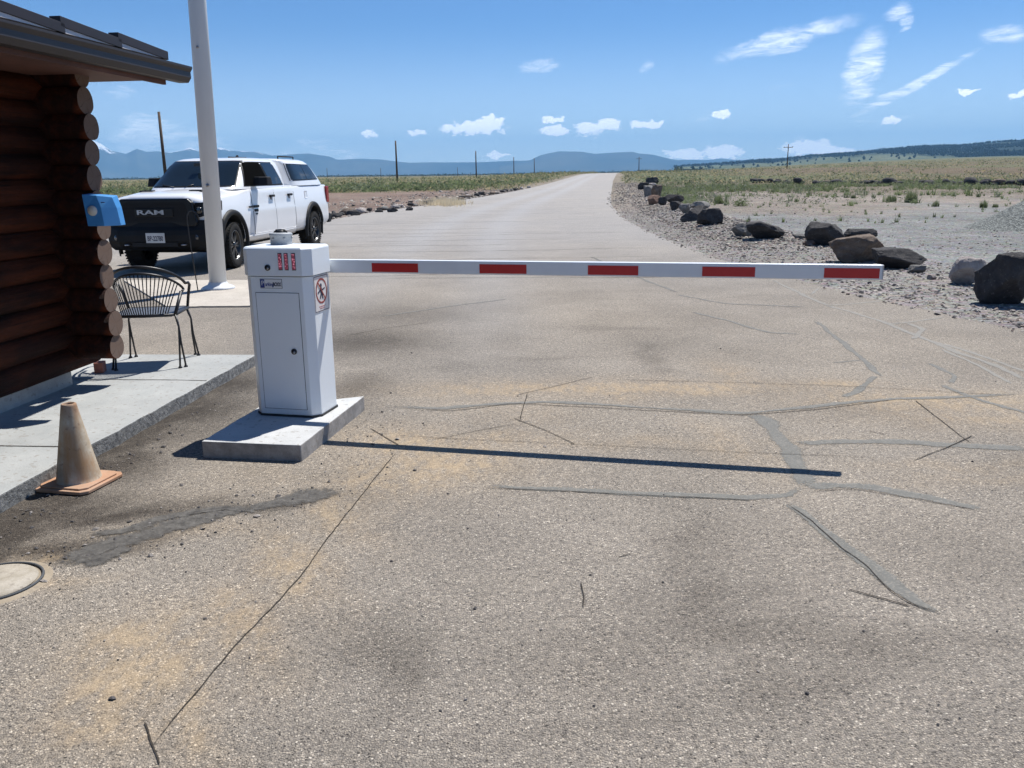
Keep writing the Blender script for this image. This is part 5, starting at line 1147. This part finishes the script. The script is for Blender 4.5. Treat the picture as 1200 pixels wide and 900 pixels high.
# fuel door outline, side badge
patch('fuel_door', [(3.98,1.12),(4.14,1.12),(4.14,1.28),(3.98,1.28)], None, WHT, trk, .006, -1, low=True, n1=4, n2=6, thick=.006)
bg_ = MB()
for (x0, x1_, z0_, z1_) in ((.76,.90,1.035,1.07),(.98,1.24,1.03,1.075),(1.02,1.20,.955,1.005),(1.06,1.16,.90,.925)):
    y_ = sidey(1.0, 1.0); bg_.box((x0, -(y_ + .022), z0_), (x1_, -(y_ + .006), z1_))
bg_.build('side_badge', TBK, trk, bevel=.006)
# front end
XF = -.86
gr = MB(); 
def rrect(w_, h0, h1, c_, wt=None):
    wt = wt or w_; return [(-w_+c_,h0),(w_-c_,h0),(w_,h0+c_),(wt,h1-c_*1.3),(wt-c_*1.3,h1),(-wt+c_*1.3,h1),(-wt,h1-c_*1.3),(-w_,h0+c_)]
MF = Matrix(((0,0,-1,0),(-1,0,0,0),(0,1,0,0),(0,0,0,1)))     # (a, b, c) -> (-c, -a, b)
gr.prism(rrect(.74, .80, 1.262, .05, .66), -XF - .02, -XF + .10, M=MF); grille = gr.build('grille', GBK, trk, bevel=.025)
gi = MB(); gi.prism(rrect(.60, .87, 1.205, .04, .55), -XF + .10, -XF + .104, M=MF); gi.build('grille_mesh', plain('grille_inner', (.004, .004, .005), .8), grille)
bars = MB()
for k in range(5): zz_ = .91 + k * .062; bars.box((XF - .108, -.54, zz_), (XF - .104, .54, zz_ + .02))
bars.build('grille_bars', TBK, grille)
MB().box((XF - .122, -.34, .965), (XF - .104, .34, 1.105)).build('badge_bar', GBK, grille, bevel=.01)
CHM = plain('brushed_badge_metal', (.50, .50, .52), .3, .9)
MT = lambda x, y, z: Matrix(((0,0,-1,x),(-1,0,0,y),(0,1,0,z),(0,0,0,1)))
text('grille_lettering', 'RAM', .105, CHM, grille, MT(XF - .128, 0.06, 1.035), .006, .002, 2.3)
# headlights
t = NT('headlamp_glass'); v = t.noise(14, 3); HL = t.fin(t.ramp(v, [(.45, (.01, .01, .012)), (.62, (.09, .095, .10)), (.75, (.3, .31, .32))]), .08, spec=.7, coat=.5)
for s_ in (-1, 1):
    hl = MB(); ys = [.68, .80, .90, .955, .962]; xs_ = [XF - .045, XF - .02, XF + .06, XF + .22, XF + .42]
    vs_ = [(x_, s_ * y_, .93 + .03 * i) for i, (x_, y_) in enumerate(zip(xs_, ys))] + [(x_ + .02, s_ * y_, 1.185 + .006 * i) for i, (x_, y_) in enumerate(zip(xs_, ys))] + [(XF + .42, s_ * .80, 1.0), (XF + .42, s_ * .80, 1.19)]
    hl.add(vs_, [(i, i+1, 5+i+1, 5+i) for i in range(4)] + [(0,1,2,3,4,10), (5,6,7,8,9,11), (4,10,11,9)], 0); h_ = hl.build('headlight', GBK, trk)
    MB().lathe([(0, 0), (.055, 0), (.06, .012), (.045, .02), (0, .022)], 20, Matrix.Translation((XF - .035, s_ * .76, 1.06)) @ Matrix.Rotation(R(-90), 4, 'Y')).lathe([(0, 0), (.045, 0), (.05, .012), (.035, .02), (0, .022)], 20, Matrix.Translation((XF + .02, s_ * .875, 1.07)) @ Matrix.Rotation(R(-90 + s_*0), 4, 'Y') ).build('lamp_lens', HL, h_)
# bumper
bp = MB()
def bumper_ring(z, dx, w_): 
    return [(XF + .42, -w_), (XF + .10, -w_ + .005), (XF - .06 - dx * .4, -w_ + .08), (XF - .13 - dx, -w_ + .30), (XF - .17 - dx, -.3), (XF - .17 - dx, .3), (XF - .13 - dx, w_ - .30), (XF - .06 - dx * .4, w_ - .08), (XF + .10, w_ - .005), (XF + .42, w_)]
lv = [(.40, -.10, .90), (.46, -.02, .955), (.56, .02, .975), (.66, .02, .98), (.74, .0, .98), (.80, -.05, .975), (.90, -.08, .965)]; vs_ = []
for (z, dx, w_) in lv: vs_ += [(p[0], p[1], z) for p in bumper_ring(z, dx, w_)]
bp.add(vs_, [(i*10+k, i*10+k+1, (i+1)*10+k+1, (i+1)*10+k) for i in range(len(lv)-1) for k in range(9)] + [tuple(range(10))[::-1], tuple(60 + k for k in range(10))], 0)
bump_ = bp.build('front_bumper', TBK, trk, bevel=.012)
MB().box((XF - .20, -.40, .47), (XF - .17, .40, .54)).build('lower_grille', plain('lower_grille_black', (.005, .005, .006), .7), bump_)
for s_ in (-1, 1):
    MB().lathe([(0, 0), (.05, 0), (.05, .014), (.0, .018)], 18, Matrix.Translation((XF - .125, s_ * .70, .62)) @ Matrix.Rotation(R(-90), 4, 'Y')).build('fog_lamp', HL, bump_)
    MB().tube([(XF - .14, s_ * .50 + .03, .50), (XF - .21, s_ * .50 + .03, .50), (XF - .225, s_ * .50, .50), (XF - .21, s_ * .50 - .03, .50), (XF - .14, s_ * .50 - .03, .50)], .011, 8).build('tow_hook', CHM, bump_)
pl = MB().box((XF - .208, -.165, .535), (XF - .196, .165, .70)).build('licence_plate', plain('licence_white', (.62, .63, .62), .5, vary=.1), bump_); pl.location.y = -.02
text('plate_number', 'BP-22780', .115, DKT, pl, MT(XF - .2095, 0, .605), .001, .002, .62)
MB().box((5.62, -.92, .50), (5.86, .92, .72)).build('rear_bumper', TBK, trk, bevel=.03)
MB().box((-.2, -.55, .30), (5.3, .55, .50)).box((-.12, -.75, .32), (.12, .75, .44)).box((WB - .1, -.75, .34), (WB + .1, .75, .46)).build('chassis', WELL, trk)
# roof fin and canopy rails
MB().prism([(0, -.02), (.16, -.02), (.16, .02), (0, .02)], 1.965, 2.04, M=Matrix.Translation((2.55, 0, 0)), top=[(.10, -.008), (.15, -.008), (.15, .008), (.10, .008)]).build('roof_antenna', TBK, trk)
for yy in (-.55, .55): MB().tube([(3.5, yy, 1.965), (3.5, yy, 2.02), (4.45, yy, 2.02), (4.45, yy, 1.965)], .014, 8).build('canopy_rail', TBK, trk)
# wheels
t = NT('tyre_rubber'); n1 = t.noise(8, 5); TYR = t.fin(t.mix(n1, (.012, .012, .012), (.03, .028, .026)), .85, spec=.2)
RIMB = plain('rim_black', (.012, .012, .013), .3, coat=.3); RIMS = plain('rim_machined', (.22, .22, .225), .35, .7)
def wheel(wx, s_, steer=0):
    e = empty('wheel', (wx, s_ * .83, ZC), R(180) * (s_ > 0) + steer); e.parent = trk       # local -Y points outwards
    MY = Matrix.Rotation(R(90), 4, 'X')      # lathe axis z -> -y
    tp = [(.265, -.13), (.30, -.142), (.36, -.145), (.392, -.132), (.405, -.11), (.409, -.06), (.41, 0), (.409, .06), (.405, .11), (.392, .132), (.36, .145), (.30, .142), (.265, .13)]
    ty = MB().lathe(tp, 64, MY)
    for k in range(44):       # tread blocks round the shoulder
        a = 2 * math.pi * k / 44
        for zz_ in (-.118, -.04, .04, .118): ty.box((-.014, .395, zz_ - .028), (.014, .418 if abs(zz_) < .1 else .408, zz_ + .028), M=MY @ Matrix.Rotation(a + (.05 if zz_ in (-.04, .118) else 0), 4, 'Z'))
    ty.build('tyre', TYR, e)
    rm = MB().lathe([(.268, -.12), (.272, .125), (.262, .13), (.250, .118), (.245, .02), (0, .02)], 48, MY); rim = rm.build('rim', RIMB, e)
    sp = MB(); ac = MB()
    for k in range(6):
        for dd in (-.16, .16):
            M_ = MY @ Matrix.Rotation(2 * math.pi * k / 6 + dd, 4, 'Z')
            sp.prism([(.045, -.016), (.252, -.024), (.252, .024), (.045, .016)], .06, .10, M=M_, top=[(.045, -.012), (.250, -.014), (.250, .014), (.045, .012)])
        M_ = MY @ Matrix.Rotation(2 * math.pi * k / 6 + .16, 4, 'Z'); ac.prism([(.15, .004), (.250, .004), (.250, .013), (.15, .011)], .1005, .1035, M=M_)
    ac.tube([(.259*math.cos(a*.13), -.127, .259*math.sin(a*.13)) for a in range(48)], .004, 6, closed=True)
    sp.lathe([(.06, .05), (.058, .105), (.045, .115), (0, .115)], 20, MY); sp.build('spokes', RIMB, rim); ac.build('rim_accent', RIMS, rim); return e
for wx in (0, WB):
    for s_ in (-1, 1): wheel(wx, s_, R(5) if wx == 0 else 0)

# ================================================================== HAZE
zmin = -90; 
HZ = MB().box((-34000, -34000, zmin), (34000, 34000, 2600)).build('haze', []) if False else None
hz_me = MB(); hz_me.box((-16600, -16600, -420), (16600, 16600, 640))
t = bpy.data.materials.new('haze_air'); t.use_nodes = True; n_ = t.node_tree.nodes; n_.remove(n_['Principled BSDF']); pv = n_.new('ShaderNodeVolumePrincipled')
pv.inputs['Density'].default_value = 8.5e-5; pv.inputs['Color'].default_value = (.27, .60, 1.0, 1); pv.inputs['Anisotropy'].default_value = .0; pv.inputs['Density Attribute'].default_value = ''
t.node_tree.links.new(pv.outputs[0], n_['Material Output'].inputs['Volume'])
hz = hz_me.build('haze', t); tag(hz, kind='stuff')
